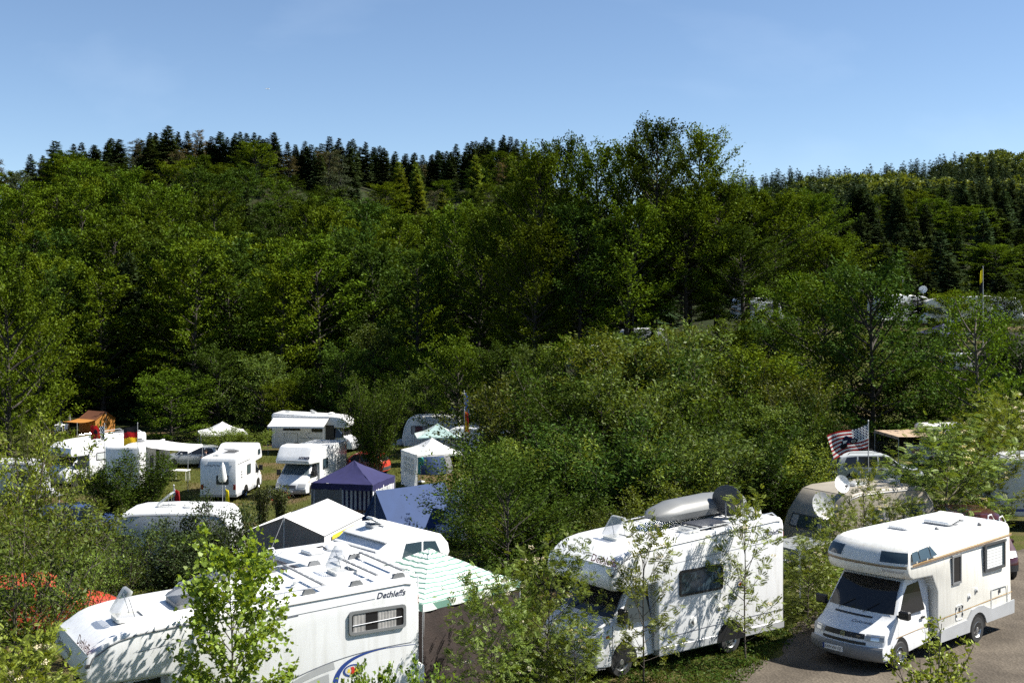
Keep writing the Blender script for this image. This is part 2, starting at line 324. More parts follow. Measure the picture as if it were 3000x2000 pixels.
GX, GY = np.meshgrid(gx, gy); GZ = ground(GX, GY); ny, nx = GX.shape
me = bpy.data.meshes.new('ground'); idx = np.arange(ny*nx).reshape(ny, nx)
fq = np.stack([idx[:-1,:-1], idx[:-1,1:], idx[1:,1:], idx[1:,:-1]], -1).reshape(-1, 4)
me.from_pydata(np.stack([GX, GY, GZ], -1).reshape(-1, 3).tolist(), [], fq.tolist()); me.materials.append(M['meadow']); me.polygons.foreach_set('use_smooth', [True]*len(me.polygons))
gr = link('ground', me); gr['kind'] = 'structure'
lot = [(4.3,25.2),(5.0,27.0),(6.6,28.9),(7.3,31.0),(9.4,34.0),(12.5,38.5),(18,41),(34,42),(40,26),(30,10),(4,10),(3.6,20)]
pl = []
for i, p in enumerate(lot):
    q = lot[(i+1) % len(lot)]; n = max(2, int(math.dist(p, q)/.35)) if i < 6 else 4
    for k in range(n):
        t = k/n; j = .16 if i < 6 else 0; pl.append((p[0]+(q[0]-p[0])*t+random.uniform(-j, j), p[1]+(q[1]-p[1])*t+random.uniform(-j, j)))
b_ = MB(); b_.add([(x, y, .006) for x, y in pl], [tuple(range(len(pl)))]); lo = b_.build('gravel_lot', M['gravel']); lo['kind'] = 'structure'
# ------------------------------------------------------------------ plants
UP = np.array([0, 0, 1.0])
def nrm(a): return a / np.maximum(np.linalg.norm(a, axis=-1, keepdims=True), 1e-9)
def kite(P, D, Nn, Ln, Wd):
    """flat leaf quads: base P, direction D, normal Nn"""
    S = nrm(np.cross(Nn, D)); Ln = np.asarray(Ln).reshape(-1, 1); Wd = np.asarray(Wd).reshape(-1, 1)
    return np.stack([P, P + D*Ln*.45 + S*Wd*.5, P + D*Ln, P + D*Ln*.45 - S*Wd*.5], 1)
def star(P, D, Nn, Ln, shape):
    S = nrm(np.cross(Nn, D)); Ln = np.asarray(Ln).reshape(-1, 1)
    return np.stack([P + D*Ln*v + S*Ln*u + Nn*Ln*(-.25*abs(u)) for u, v in shape], 1)
MAPLE = [(0,0),(.22,.05),(.42,.0),(.40,.22),(.62,.45),(.34,.52),(.26,.72),(0,1.05),(-.26,.72),(-.34,.52),(-.62,.45),(-.40,.22),(-.42,.0),(-.22,.05)]
def polyline(g, p, d, ln, n=4, up=.1, wob=.12):
    pts = [np.array(p, float)]; d = np.array(d, float); d /= np.linalg.norm(d)
    for i in range(n):
        d = d + UP*up/n + g.normal(0, wob, 3)/math.sqrt(n); d /= np.linalg.norm(d); pts.append(pts[-1] + d*ln/n)
    return np.array(pts)
def along(pts, t):
    f = t*(len(pts)-1); i = np.minimum(f.astype(int), len(pts)-2); r = (f - i)[:, None]
    return pts[i]*(1-r) + pts[i+1]*r, nrm(pts[i+1] - pts[i])
def foliage(g, twigs, per, L, W, sig, flat, align, kind='kite', tilt=.75):
    """leaves round a list of twig polylines"""
    P, D = [], []
    for tw in twigs:
        t = g.random(per)**.8; p, d = along(tw, t); P.append(p); D.append(d)
    P = np.concatenate(P); D = np.concatenate(D); k = len(P)
    off = g.normal(0, 1, (k, 3))*sig; off[:, 2] *= flat; P = P + off
    D = nrm(D*align + g.normal(0, 1, (k, 3))*np.array([1, 1, .6])); Nn = nrm(UP*.9 + g.normal(0, 1, (k, 3))*tilt)
    Nn = nrm(Nn - D*np.sum(Nn*D, 1, keepdims=True)); ln = L*g.uniform(.6, 1.25, k)
    if kind == 'maple': return star(P, D, Nn, ln, MAPLE)
    if kind == 'rowan':                                    # pinnate leaves: pairs of leaflets along a stalk
        S = nrm(np.cross(Nn, D)); out = []; ln = ln[:, None]; pr = 6
        for i in range(pr):
            b0 = P + D*ln*(.18 + .8*i/pr) - UP*ln*.12*(i/pr)**2; sz = (ln*(.40 - .10*abs(i-2.2)/3))[:, 0]
            for s in (1, -1): out.append(kite(b0, nrm(S*s + D*.45 - Nn*.25), Nn, sz, sz*.36))
        out.append(kite(P + D*ln*.98, D, Nn, ln[:, 0]*.3, ln[:, 0]*.12)); return np.concatenate(out)
    return kite(P, D, Nn, ln, W/L*ln)
def tubes(lines, n=5):
    b = MB()
    for pts, r0, r1 in lines: b.tube(pts, list(np.linspace(r0, r1, len(pts))), n, caps=False)
    return b
def mesh_of(b, name, m):
    me = bpy.data.meshes.new(name); me.from_pydata(b.v, [], b.f); me.polygons.foreach_set('use_smooth', b.sm); me.materials.append(m); return me
def fit(V, lines, H, rad):
    """scale a plant to its nominal height and spread"""
    kz = H/np.percentile(V[:, :, 2], 99.8); kr = rad/np.percentile(np.hypot(V[:, :, 0], V[:, :, 1]), 97); k = np.array([kr, kr, kz])
    return V*k, [(p*k, a, b) for p, a, b in lines]
def broadleaf(seed, H=17, th=4.0, rad=4.6, limbs=44, tw=9, per=22, L=.34, W=.21, sig=.24, leaf='leaf_beech', bark='bark_dark', flat=.45, lean=0, rise=.55, wisp=.0, kind='kite', top=.16, thick=1.0, tilt=.75):
    g = np.random.default_rng(seed); lines = []; twigs = []
    tr = polyline(g, (0,0,-.3), (lean, 0, 1), H*.93 + .3, 8, .3, .05); lines.append((tr, (H*.016 + .03)*thick, .03*thick))
    for i in range(limbs):
        t = (i + g.random()*.8)/limbs; z = th/H + (1 - th/H)*t; p, _ = along(tr, np.array([min(z, .995)]))
        az = i*2.399 + g.normal(0, .3); r = rad*(math.sin(math.pi*(.16 + (.84 - top*.5)*t)))**.75*g.uniform(.72, 1.18) + .4
        el = rise*(.25 + 1.1*t) + g.normal(0, .1); d = (math.cos(az)*math.cos(el), math.sin(az)*math.cos(el), math.sin(el))
        lb = polyline(g, p[0], d, r, 5, .25 + wisp, .16); lines.append((lb, (.02 + .012*r)*thick, .012*thick))
        for j in range(tw):
            q, dd = along(lb, np.array([.3 + .7*(j + g.random()*.6)/tw])); a = g.choice([-1, 1])*g.uniform(.4, 1.1); c, s = math.cos(a), math.sin(a)
            d2 = dd[0]; d2 = np.array([d2[0]*c - d2[1]*s, d2[0]*s + d2[1]*c, d2[2]*.6 + g.normal(.06 + wisp*.5, .18)]); twigs.append(polyline(g, q[0], d2, (r*.30 + .25)*g.uniform(.6, 1.2), 3, .1 + wisp, .12))
    V = foliage(g, twigs, per, L, W, sig, flat, .7, kind, tilt); V, lines = fit(V, lines, H, rad)
    return mesh_of(tubes(lines), 'trunk', M[bark]), quad_mesh('crown', V, M[leaf], V.shape[1])
def shrub(seed, H=4, rad=2.2, stems=9, tw=14, per=26, L=.11, W=.045, sig=.10, leaf='leaf_willow', bark='bark', flat=.8, kind='kite', spread=.55, low=.12, r0=.03, align=.9, droop=0.0, clump=False):
    g = np.random.default_rng(seed); lines = []; twigs = []
    for i in range(stems):
        az = i*2.399 + g.normal(0, .35); k = spread*math.sqrt((i + .4)/stems); d = (math.cos(az)*k, math.sin(az)*k, 1)
        ln = H*g.uniform(.78, 1.05)*(1 - .25*k); st = polyline(g, (math.cos(az)*.15*rad*g.random(), math.sin(az)*.15*rad*g.random(), -.1), d, ln, 7, .05, .16)
        hs = rad/max(.3, np.max(np.hypot(st[:, 0], st[:, 1])))
        if hs < 1: st[:, :2] *= hs
        lines.append((st, r0*g.uniform(.7, 1.2), .006))
        for j in range(tw):
            t = low + (1 - low)*(j + g.random())/tw; q, dd = along(st, np.array([min(t, .999)])); a2 = g.random()*6.28; el = g.normal(.45 - droop, .35)
            d2 = np.array([math.cos(a2)*math.cos(el), math.sin(a2)*math.cos(el), math.sin(el)]) + dd[0]*.4
            tl = rad*.55*(1.08 - t)**.5*g.uniform(.6, 1.25) + .12; w_ = polyline(g, q[0], d2, tl, 4, .12 - droop, .18); twigs.append(w_); lines.append((w_, .009, .003))
    V = foliage(g, twigs, per, L, W, sig, flat, align, kind); V = V[V[:, :, 2].min(1) > .02]; V, lines = fit(V, lines, H, rad)
    return mesh_of(tubes(lines, 4), 'trunk', M[bark]), quad_mesh('crown', V, M[leaf], V.shape[1])
def spruce(seed, H=17, rad=2.7, leaf='leaf_spruce', step=.42, th=1.2, per=7, up=.0, gap=0.0):
    g = np.random.default_rng(seed); tr = polyline(g, (0,0,-.3), (0,0,1), H + .3, 6, .2, .015); lines = [(tr, .02 + H*.012, .02)]; Q = []
    z = th
    while z < H - .15:
        t = (z - th)/(H - th); r = rad*(1 - t)**.75*g.uniform(.8, 1.15) + .28; nb = int(6 + 4*(1 - t))
        for k in range(nb):
            if g.random() < gap: continue
            az = g.random()*6.28; el = -.42*(1 - t) + .38*t + g.normal(0, .12) + up; d = np.array([math.cos(az)*math.cos(el), math.sin(az)*math.cos(el), math.sin(el)])
            rr = r*g.uniform(.7, 1.1); n = max(3, int(per*rr/rad + 2)); s = np.linspace(.12, 1, n)[:, None]; b0 = np.array([0, 0, z]) + d*rr*s + UP*(.10*rr*s*s)
            S = np.array([-d[1], d[0], 0]); sw = (.42*(1.15 - s) + .16)*min(1.6, rr + .25)
            for sg in (1, -1): dd = nrm(d*.8 + S*sg*.8 - UP*.28 + g.normal(0, .12, (n, 3))); Q.append(kite(b0, dd, nrm(UP + g.normal(0, .35, (n, 3))), (sw*1.15)[:, 0], (sw*.48)[:, 0]))
            Q.append(kite(b0 - d*.1, np.repeat(d[None], n, 0), nrm(UP + g.normal(0, .3, (n, 3))), np.full(n, rr/n*2.0), np.full(n, .20)))
        z += step*g.uniform(.7, 1.2)*(1 - .35*t)
    Q.append(kite(np.array([[0, 0, H - .7]]*4), nrm(UP + g.normal(0, .12, (4, 3))), nrm(g.normal(0, 1, (4, 3))), np.full(4, .9), np.full(4, .16)))
    V = np.concatenate(Q); return mesh_of(tubes(lines), 'trunk', M['bark_dark']), quad_mesh('crown', V, M[leaf])
def pine(seed, H=15, rad=3.0):
    g = np.random.default_rng(seed); tr = polyline(g, (0,0,-.3), (g.normal(0,.06), g.normal(0,.06), 1), H*.95, 7, .2, .07); lines = [(tr, .24, .05)]; twigs = []
    for i in range(26):
        t = .42 + .58*(i + g.random())/26; p, _ = along(tr, np.array([min(t, .99)])); az = i*2.399; el = g.normal(.25, .22); r = rad*(1.15 - t)**.45*g.uniform(.6, 1.2)
        lb = polyline(g, p[0], (math.cos(az), math.sin(az), math.sin(el)), r, 4, .2, .25); lines.append((lb, .07, .02))
        for j in range(6): q, dd = along(lb, np.array([.45 + .55*g.random()])); twigs.append(polyline(g, q[0], dd[0] + g.normal(0, .6, 3), .6, 2, .2, .1))
    V = foliage(g, twigs, 30, .30, .10, .26, .6, .3); return mesh_of(tubes(lines), 'trunk', M['bark_dark']), quad_mesh('crown', V, M['leaf_pine'])
def plant(name, label, cat, group, meshes, loc, s=1.0, rz=None, sz=None, extra=None):
    o = empty(name, loc, rng.random()*6.28 if rz is None else rz); o.scale = (s, s, sz if sz is not None else s)
    if label: tag(o, label, cat, group)
    link('trunk', meshes[0], o); link('crown', meshes[1], o)
    for nm, m in (extra or []): link(nm, m, o)
    return o
# ------------------------------------------------------------------ vehicle building blocks (x forward, y left, z up)
def inset(poly, r):
    n = len(poly); A = sum(poly[i][0]*poly[(i+1) % n][1] - poly[(i+1) % n][0]*poly[i][1] for i in range(n)); sg = 1 if A > 0 else -1; out = []
    for i in range(n):
        p0, p, p1 = poly[i-1], poly[i], poly[(i+1) % n]; a = Vector((p[0]-p0[0], p[1]-p0[1])).normalized(); b = Vector((p1[0]-p[0], p1[1]-p[1])).normalized()
        na, nb = Vector((-a.y, a.x))*sg, Vector((-b.y, b.x))*sg; m = na + nb; k = max(.35, m.length_squared/2); out.append((p[0] + m.x*r/k*1.0, p[1] + m.y*r/k*1.0))
    return out
def shell(mb, prof, W, r=.07, deform=None, mi=0, stations=5):
    hw = W/2; st = [(-hw, r), (-hw + .12*r, .45*r), (-hw + .45*r, .12*r), (-hw + r, 0)]
    st += [(-hw + r + (W - 2*r)*k/stations, 0) for k in range(1, stations)] + [(-a, b) for a, b in reversed(st)]
    f = deform or (lambda x, y, z: (x, y, z))
    mb.loft([[f(x, y, z) for x, z in (inset(prof, d) if d else prof)] for y, d in st], mi, True, True, True); return mb
class Surf:
    """a body lofted across its width from a side profile; S(s,u) gives surface points for lamps, panes and badges"""
    def __init__(s, prof, W, nose=.2, x0=-.3, x1=.6, th=.13, z0=1.15, z1=1.95, p=2.2, tail=0.0, xt=0):
        s.prof = prof; s.W = W; s.a = (nose, x0, x1, th, z0, z1, p, tail, xt)
    def ky(s, z): return 1 - s.a[3]*float(ss(s.a[4], s.a[5], z))
    def f(s, x, z, u):
        nose, x0, x1, th, z0, z1, p, tail, xt = s.a
        xx = x - nose*abs(u)**p*float(ss(x0, x1, x))
        if tail: xx += tail*abs(u)**p*float(ss(xt + .8, xt, x))
        return Vector((xx, u*s.W/2*s.ky(z), z))
    def build(s, mb, mi=0, us=(-1,-.985,-.93,-.78,-.5,-.2,.2,.5,.78,.93,.985,1)):
        rings = []
        for u in us:
            pr = inset(s.prof, .05) if abs(u) == 1 else (inset(s.prof, .015) if abs(u) > .98 else s.prof); rings.append([s.f(x, z, u) for x, z in pr])
        mb.loft(rings, mi, True, True, True)
    def S(s, t, u):
        i = min(int(t), len(s.prof) - 2); r = t - i; a, b = s.prof[i], s.prof[i+1]; return s.f(a[0] + (b[0]-a[0])*r, a[1] + (b[1]-a[1])*r, u)
    def patch(s, mb, t0, t1, u0, u1, d=.008, nt=2, nu=6, mi=0):
        vs_, fs = [], []
        for i in range(nt + 1):
            for j in range(nu + 1):
                t = t0 + (t1 - t0)*i/nt; u = u0 + (u1 - u0)*j/nu; p = s.S(t, u); a = s.S(t + .02, u) - s.S(t - .02, u); b = s.S(t, u + .01) - s.S(t, u - .01); n = a.cross(b).normalized()
                if n.dot(p - Vector((-1.5, 0, .8))) < 0: n = -n
                vs_.append(p + n*d)
        for i in range(nt):
            for j in range(nu): k = i*(nu+1) + j; fs.append((k, k+1, k+nu+2, k+nu+1))
        mb.add(vs_, fs, mi, True); return mb
    def side(s, mb, pts, sg, d=.007, mi=0, thick=.0):
        mb.add([s.f(x, z, 1)*1 + Vector((0, d, 0)) if sg > 0 else s.f(x, z, -1) - Vector((0, d, 0)) for x, z in pts], [tuple(range(len(pts)))], mi); return mb
def wheel(parent, x, y, sg, r=.33, wd=.2, alloy=False, z=None):
    z = r if z is None else z
    t = MB(); t.lathe([(r*.62, -wd/2), (r*.93, -wd/2), (r, -wd*.32), (r, wd*.32), (r*.93, wd/2), (r*.62, wd/2)], (x, y, z), (0, sg, 0), 22, caps=False); w_ = t.build('wheel', M['rubber'], parent)
    c = MB(); c.lathe([(r*.64, wd*.1), (r*.64, wd*.47), (r*.58, wd*.50), (r*.52, wd*.36), (r*.22, wd*.40), (r*.18, wd*.52), (.001, wd*.52)], (x, y, z), (0, sg, 0), 20); rim = c.build('rim', M['alloy'], w_)
    h = MB()
    for k in range(7):
        a = 2*math.pi*k/7; ca, sa = math.cos(a), math.sin(a)
        pts = disc(r*.075, 6) if not alloy else [(-.02, -r*.12), (.02, -r*.12), (.028, r*.12), (-.028, r*.12)]
        O = Vector((x + ca*r*.40, y + sg*wd*.385, z + sa*r*.40)); U = Vector((-sa, 0, ca)); V = Vector((ca, 0, sa))
        if U.cross(V).y*sg < 0: U = -U
        h.plate(pts, O, U, V, 0, .008)
    h.build('rim_hole', M['black'], w_); return w_
def window(parent, x0, x1, z0, z1, y, sg, frame='black', pane='glass', fw=.045, rad=.06, curtain=None, name='window', dep=.022):
    """hinged window on a side wall at y (sg = +1 left, -1 right)"""
    U, V = ((-1, 0, 0), (0, 0, 1)) if sg > 0 else ((1, 0, 0), (0, 0, 1)); O = (0, y, 0); a, b = (-x1, -x0) if sg > 0 else (x0, x1)
    return window_on(parent, O, U, V, a, b, z0, z1, frame, pane, fw, rad, curtain, name, dep)
def window_on(parent, O, U, V, a, b, z0, z1, frame='black', pane='glass', fw=.045, rad=.06, curtain=None, name='window', dep=.022):
    m = MB(); m.ring(rrect(a, b, z0, z1, rad), rrect(a+fw, b-fw, z0+fw, z1-fw, rad*.7), O, U, V, .001, dep); f = m.build(name, M[frame], parent)
    g = MB(); g.plate(rrect(a+fw*.8, b-fw*.8, z0+fw*.8, z1-fw*.8, rad*.7), O, U, V, .001, dep*.45); g.build('pane', M[pane], f)
    if curtain:
        c = MB(); d = dep*.5
        O_, U_, V_ = Vector(O), Vector(U), Vector(V); N = U_.cross(V_)
        for c0, c1 in curtain:
            n = max(4, int((c1 - c0)*(b - a)/.035)); ps = []
            for k in range(n+1): u = a + fw + (b-a-2*fw)*(c0 + (c1-c0)*k/n); ps.append((u, d + .002 + .004*(k % 2)))
            c.add([O_ + U_*u + V_*(z0+fw) + N*e for u, e in ps] + [O_ + U_*u + V_*(z1-fw) + N*e for u, e in ps], [(k, k+1, n+2+k, n+1+k) for k in range(n)])
        c.build('curtain', M['curtain'], f)
    return f
def roof_hatch(parent, x, y, z, lx=.5, ly=.5, open_=0, frame='offwhite', lid='acrylic', name='roof_hatch', hinge=1):
    m = MB(); m.ring(rrect(-lx/2, lx/2, -ly/2, ly/2, .05), rrect(-lx/2+.05, lx/2-.05, -ly/2+.05, ly/2-.05, .03), (x, y, z), (1,0,0), (0,1,0), -.03, .035); f = m.build(name, M[frame], parent)
    d = MB(); d.plate(rrect(-lx/2+.05, lx/2-.05, -ly/2+.05, ly/2-.05, .03), (x, y, z), (1,0,0), (0,1,0), .0, .006); d.build('hatch_net', M['light_grey'], f)
    c = MB(); n = 6; rings = []
    for i, (k, h) in enumerate(((1, 0), (1, .03), (.93, .055), (.8, .065))): rings.append([(px*k, py*k, h) for px, py in rrect(-lx/2, lx/2, -ly/2, ly/2, .06)])
    a = R(open_)*hinge; hx = hinge*lx/2
    def tf(p): px, pz = p[0] - hx, p[2]; return (x + hx + px*math.cos(a) + pz*math.sin(a)*1, y + p[1], z + .04 - px*math.sin(a)*1 + pz*math.cos(a))
    c.loft([[tf(p) for p in r] for r in rings], 0, False, True, True); c.add([tf(p) for p in rings[-1]], [tuple(range(len(rings[-1])))], 0); c.build('hatch_lid', M[lid], f)
    if open_:
        s = MB()
        for yy in (-ly*.4, ly*.4): s.tube([(x - hinge*lx*.1, y + yy, z + .03), Vector(tf((-hinge*lx*.25, yy, 0)))], .008, 5)
        s.build('hatch_stay', M['mid_grey'], f)
    return f
def plate_no(parent, O, U, V, txt, w_=.52, h=.11):
    m = MB(); m.plate(rrect(-w_/2, w_/2, -h/2, h/2, .01), O, U, V, 0, .012); p = m.build('number_plate', M['plate_white'], parent)
    b = MB(); b.plate([(-w_/2, -h/2), (-w_/2+.045, -h/2), (-w_/2+.045, h/2), (-w_/2, h/2)], O, U, V, .012, .014); b.build('plate_band', M['blue_print'], p)
    text(txt, .088, Vector(O) + Vector(U)*(-w_/2+.06) + Vector(V)*(-.031), U, V, M['black'], p, 'plate_number', d=.0145, bold=.001, sx=.84); return p
def ladder(parent, x, y0, y1, z0, z1, mat_='white', top=.18):
    m = MB()
    for y in (y0, y1): m.tube([(x - .07, y, z0), (x - .07, y, z1), (x + .02, y, z1 + .10), (x + top, y, z1 + .10), (x + top + .06, y, z1)], .016, 6)
    n = int((z1 - z0)/.28)
    for k in range(1, n): z = z0 + (z1 - z0)*k/n; m.tube([(x - .07, y0, z), (x - .07, y1, z)], .012, 5)
    return m.build('ladder', M[mat_], parent)
def dish(name, label, loc, az, r=.4, tilt=28, mat_='light_grey', post=.6, group=None, cat='satellite dish', face=None):
    o = thing(name, label, cat, loc, az, group); m = MB(); t = R(tilt); A = Vector((math.cos(t), 0, math.sin(t))); C = Vector((.06, 0, post))
    pr = [(.001, 0), (r*.5, .012), (r*.8, .05), (r, .09)]; m.lathe(pr + [(r*1.0, .10), (r*.8, .06), (r*.5, .025), (.001, .012)], C, A, 20); m.build('reflector', M[mat_], o)
    p = MB(); p.tube([(0, 0, 0), (0, 0, post)], .022, 8); p.build('mast', M['mid_grey'], o)
    a = MB(); side_ = Vector((-A.z, 0, A.x)); e = C + A*r*1.15 - side_*r*.35; a.tube([C - side_*r*.95 + A*.05, e], .012, 5); a.lathe([(.03, 0), (.03, .08), (.018, .12)], e, -A, 8); a.build('feed_arm', M['dark_grey'], o); return o
DUC = [(.62,.27),(.96,.30),(1.02,.46),(1.0,.62),(.93,.80),(.80,1.0),(.50,1.17),(.30,1.26),(-.34,1.94),(-.46,1.98),(-1.0,1.99),(-1.0,.36)]
def cab_ducato(parent, mat_='white', bumper='light_grey', screen='glass', plate=None, W=2.0, dx=0.0):
    s = Surf([(x + dx, z) for x, z in DUC], W, .24, -.3 + dx, .75 + dx, .14); m = MB(); s.build(m); c = m.build('cab', M[mat_], parent)
    g = MB(); s.patch(g, 7.06, 7.93, -.9, .9, .008, 3, 10); g.build('windscreen', M[screen], c)
    b = MB(); s.patch(b, .15, 2.7, -.99, .99, .02, 6, 14); b.build('bumper', M[bumper], c)
    gl = MB(); s.patch(gl, 2.95, 3.9, -.42, .42, .012, 2, 6); gl.build('grille', M['dark_grey'], c)
    for u0, u1 in ((.55, .97), (-.97, -.55)):
        h = MB(); s.patch(h, 3.1, 4.3, u0, u1, .012, 3, 4); h.build('headlight', M['lamp_glass'], c)
    wi = MB()
    for u in (-.5, .25): wi.tube([s.S(6.95, u) + Vector((.02, 0, .02)), s.S(7.35, u + .28) + Vector((.02, 0, .025))], .01, 4)
    wi.build('wiper', M['black'], c)
    for sg in (1, -1):
        d = MB(); s.side(d, [(.20+dx, 1.22), (-.36+dx, 1.86), (-.88+dx, 1.88), (-.88+dx, 1.16), (.0+dx, 1.17)], sg); d.build('door_window', M['glass'], c)
        hd = MB(); hd.box((-.86+dx, sg*(W/2+.0) - .012, .98), (-.70+dx, sg*(W/2) + .012, 1.02)); hd.build('door_handle', M['black'], c)
        ln = MB(); yy = W/2 + .002
        for pts in ([(.27, .5), (.27, 1.18)], [(-.95, .5), (-.95, 1.9)]): ln.box((pts[0][0]-.006+dx, sg*(yy-.01), pts[0][1]), (pts[0][0]+.006+dx, sg*(yy+.004), pts[1][1] if pts[1][1] < 1.3 else 1.15))
        ln.build('door_gap', M['mid_grey'], c)
        r_ = MB(); r_.box((.02+dx, sg*(W/2 + .03) - .02*sg, 1.22), (.13+dx, sg*(W/2 + .24), 1.55), 0, .03); r_.tube([(.06+dx, sg*(W/2 - .05), 1.28), (.07+dx, sg*(W/2 + .08), 1.3)], .03, 6); r_.build('mirror', M['black'], c)
        i_ = MB(); i_.box((.36+dx, sg*(W/2) - .01, .92), (.46+dx, sg*(W/2) + .006, .98)); i_.build('indicator', M['orange_lamp'], c)
        a = MB(); pa = [(.46*math.cos(R(t)) + dx, .33 + .46*math.sin(R(t))) for t in range(-10, 191, 15)]; s.side(a, pa, sg, .005); a.build('wheel_arch', M['black'], c)
    if plate: plate_no(c, s.f(1.03 + dx, .46, 0) + Vector((.02, 0, -.04)), (0, 1, 0), (0, 0, 1), plate)
    return c
def motorhome(name, label, loc, th, h=3.0, rear=-5.2, W=2.26, wb=3.4, prof=None, body='white', cab=True, screen='glass', bumper='light_grey', plate=None, group='motorhomes on the campsite', skirt='light_grey', r=.08, trim='mid_grey', bf=-.95, slope=.2, deform=None, cabdx=0.0):
    o = thing(name, label, 'motorhome', loc, th, group)
    hf = h - slope
    if prof is None: prof = [(rear,.45),(rear,h-.25),(rear+.03,h-.12),(rear+.12,h-.03),(rear+.3,h),(-1.0,hf),(-.45,hf-.04),(-.11,hf-.10),(.08,hf-.17),(.25,hf-.28),(.39,hf-.36),(.45,hf-.50),(.48,hf-.66),(.46,hf-.78),(.42,hf-.86),(.35,hf-.90),(.25,hf-.92),(-.5,hf-.92),(bf,hf-.92),(bf,.45)]
    m = MB(); shell(m, prof, W, r, deform); bd = m.build('body_shell', M[body], o)
    k = MB(); k.box((rear+.02, -W/2-.012, .30), (bf-.05, W/2+.012, .52), 0, .03); k.build('side_skirt', M[skirt], o)
    if cab: cab_ducato(o, body, bumper, screen, plate, dx=cabdx)
    for x in (0 + cabdx, -wb):
        for sg in (1, -1):
            if x < -1:
                a = MB(); U = (-1,0,0) if sg > 0 else (1,0,0); a.plate([(.46*math.cos(R(t)), .46*math.sin(R(t))) for t in range(0, 181, 15)], (x, sg*W/2, .33), U, (0,0,1), .0, .02); a.build('wheel_arch', M['black'], o)
            wheel(o, x, sg*(W/2 - .085 if x < -1 else .905), sg)
    if trim:
        for sg in (1, -1):
            t = MB(); n = [i for i in range(len(prof)) if prof[i][0] > rear + .1 and prof[i][1] > hf - .6 and i < 13]; U = (-1,0,0) if sg > 0 else (1,0,0)
            pts = [Vector((prof[i][0], sg*(W/2 + .004), prof[i][1])) for i in n]
            q = inset(prof, .10); pts = [Vector((q[i][0], sg*(W/2 + .003), q[i][1])) for i in n]; t.tube(pts, .014, 4); t.build('roof_trim', M[trim], o)
    return o
def caravan(name, label, loc, th, L=4.6, h=2.55, W=2.15, body='caravan_white', group='caravans on the campsite', wins=((.6,1.4),(-1.3,-.3)), wz=(1.35,1.95), end_win=True, front=.45, back=.2, hatch=True, stripe=None, draw=True, wing=True, roof='white', hopen=0, bump=.25):
    """touring caravan; +x is the drawbar end"""
    o = thing(name, label, 'caravan', loc, th, group); a = L/2
    prof = [(-a+.05,.42),(-a-.02,1.0),(-a+back*.4,h-.55),(-a+back,h-.2),(-a+back+.15,h-.06),(-a+back+.4,h),(0,h+.03),(a-front-.5,h),(a-front-.15,h-.08),(a-front+.05,h-.25),(a-front*.35,h-.75),(a,1.15),(a+.02,.9),(a-.1,.42)]
    m = MB(); shell(m, prof, W, .09); m.build('body_shell', M[body], o)
    rf = MB(); q = [(x, z + .006) for x, z in prof[4:9]]; rf.loft([[Vector((x, y, z)) for x, z in q] for y in np.linspace(-W/2+.09, W/2-.09, 4)], 0, False, False, True); rf.build('roof_skin', M[roof], o)
    for sg in (1, -1):
        for x0, x1 in wins: window(o, x0, x1, wz[0], wz[1], sg*W/2, sg, 'dark_grey', 'glass_blue', curtain=((0,.25),(.75,1)))
        w_ = MB(); U = (-1,0,0) if sg > 0 else (1,0,0); w_.plate([(.40*math.cos(R(t)), .40*math.sin(R(t))) for t in range(0, 181, 15)], (0, sg*W/2, .34), U, (0,0,1), 0, .02); w_.build('wheel_arch', M['black'], o); wheel(o, 0, sg*(W/2 - .08), sg, .31)
        t = MB(); q2 = inset(prof, .10); t.tube([Vector((x, sg*(W/2 + .002), z)) for x, z in q2[2:12]], .013, 4); t.build('roof_trim', M['mid_grey'], o)
        if stripe:
            for z0, z1, mm in stripe:
                b = MB(); b.box((-a+.15, sg*(W/2+.001)-.001, z0), (a-.25, sg*(W/2+.001)+.002, z1)); b.build('stripe', M[mm], o)
        dd = MB(); U = (-1,0,0) if sg > 0 else (1,0,0); dd.ring(rrect(-a*.9, -a*.9+.55, .55, 1.05, .05), rrect(-a*.9+.015, -a*.9+.535, .565, 1.035, .05), (0, sg*W/2, 0), U, (0,0,1), 0, .006); dd.build('service_flap', M['mid_grey'], o)
    if end_win:
        for s_ in (1, -1):
            x = a + .0 if s_ > 0 else -a; P0 = Vector((a-front*.35+.02, 0, h-.75)) if s_ > 0 else Vector((-a+back*.4-.01, 0, h-.55)); P1 = Vector((a+.01, 0, 1.15)) if s_ > 0 else Vector((-a-.025, 0, 1.0)); V = (P0 - P1).normalized(); U = Vector((0, 1, 0)) if s_ > 0 else Vector((0, -1, 0))
            window_on(o, P1, U, V, -W*.36, W*.36, .18, .62, 'dark_grey', 'glass_blue', curtain=((0,.2),(.8,1)))
    if draw:
        d = MB()
        for y in (-.35, .35): d.tube([(a-.1, y, .42), (a+.85, 0, .42)], .03, 5)
        d.box((a+.05, -.55, .44), (a+.5, .55, .8), 0, .04); d.tube([(a+.8, 0, 0), (a+.8, 0, .6)], .025, 6); d.tube([(a+.7, 0, .44), (a+1.05, 0, .46)], .04, 6); d.build('drawbar', M['light_grey'], o)
    if hatch: roof_hatch(o, .2, 0, h + .03, .6, .5, hopen); roof_hatch(o, -a*.55, .1, h + .01, .4, .4, 0)
    for x in (-a+.5, a-.6):
        for sg in (1, -1): l = MB(); l.tube([(x, sg*.75, .45), (x - .05, sg*.8, .0)], .022, 5); l.build('corner_steady', M['mid_grey'], o)
    return o
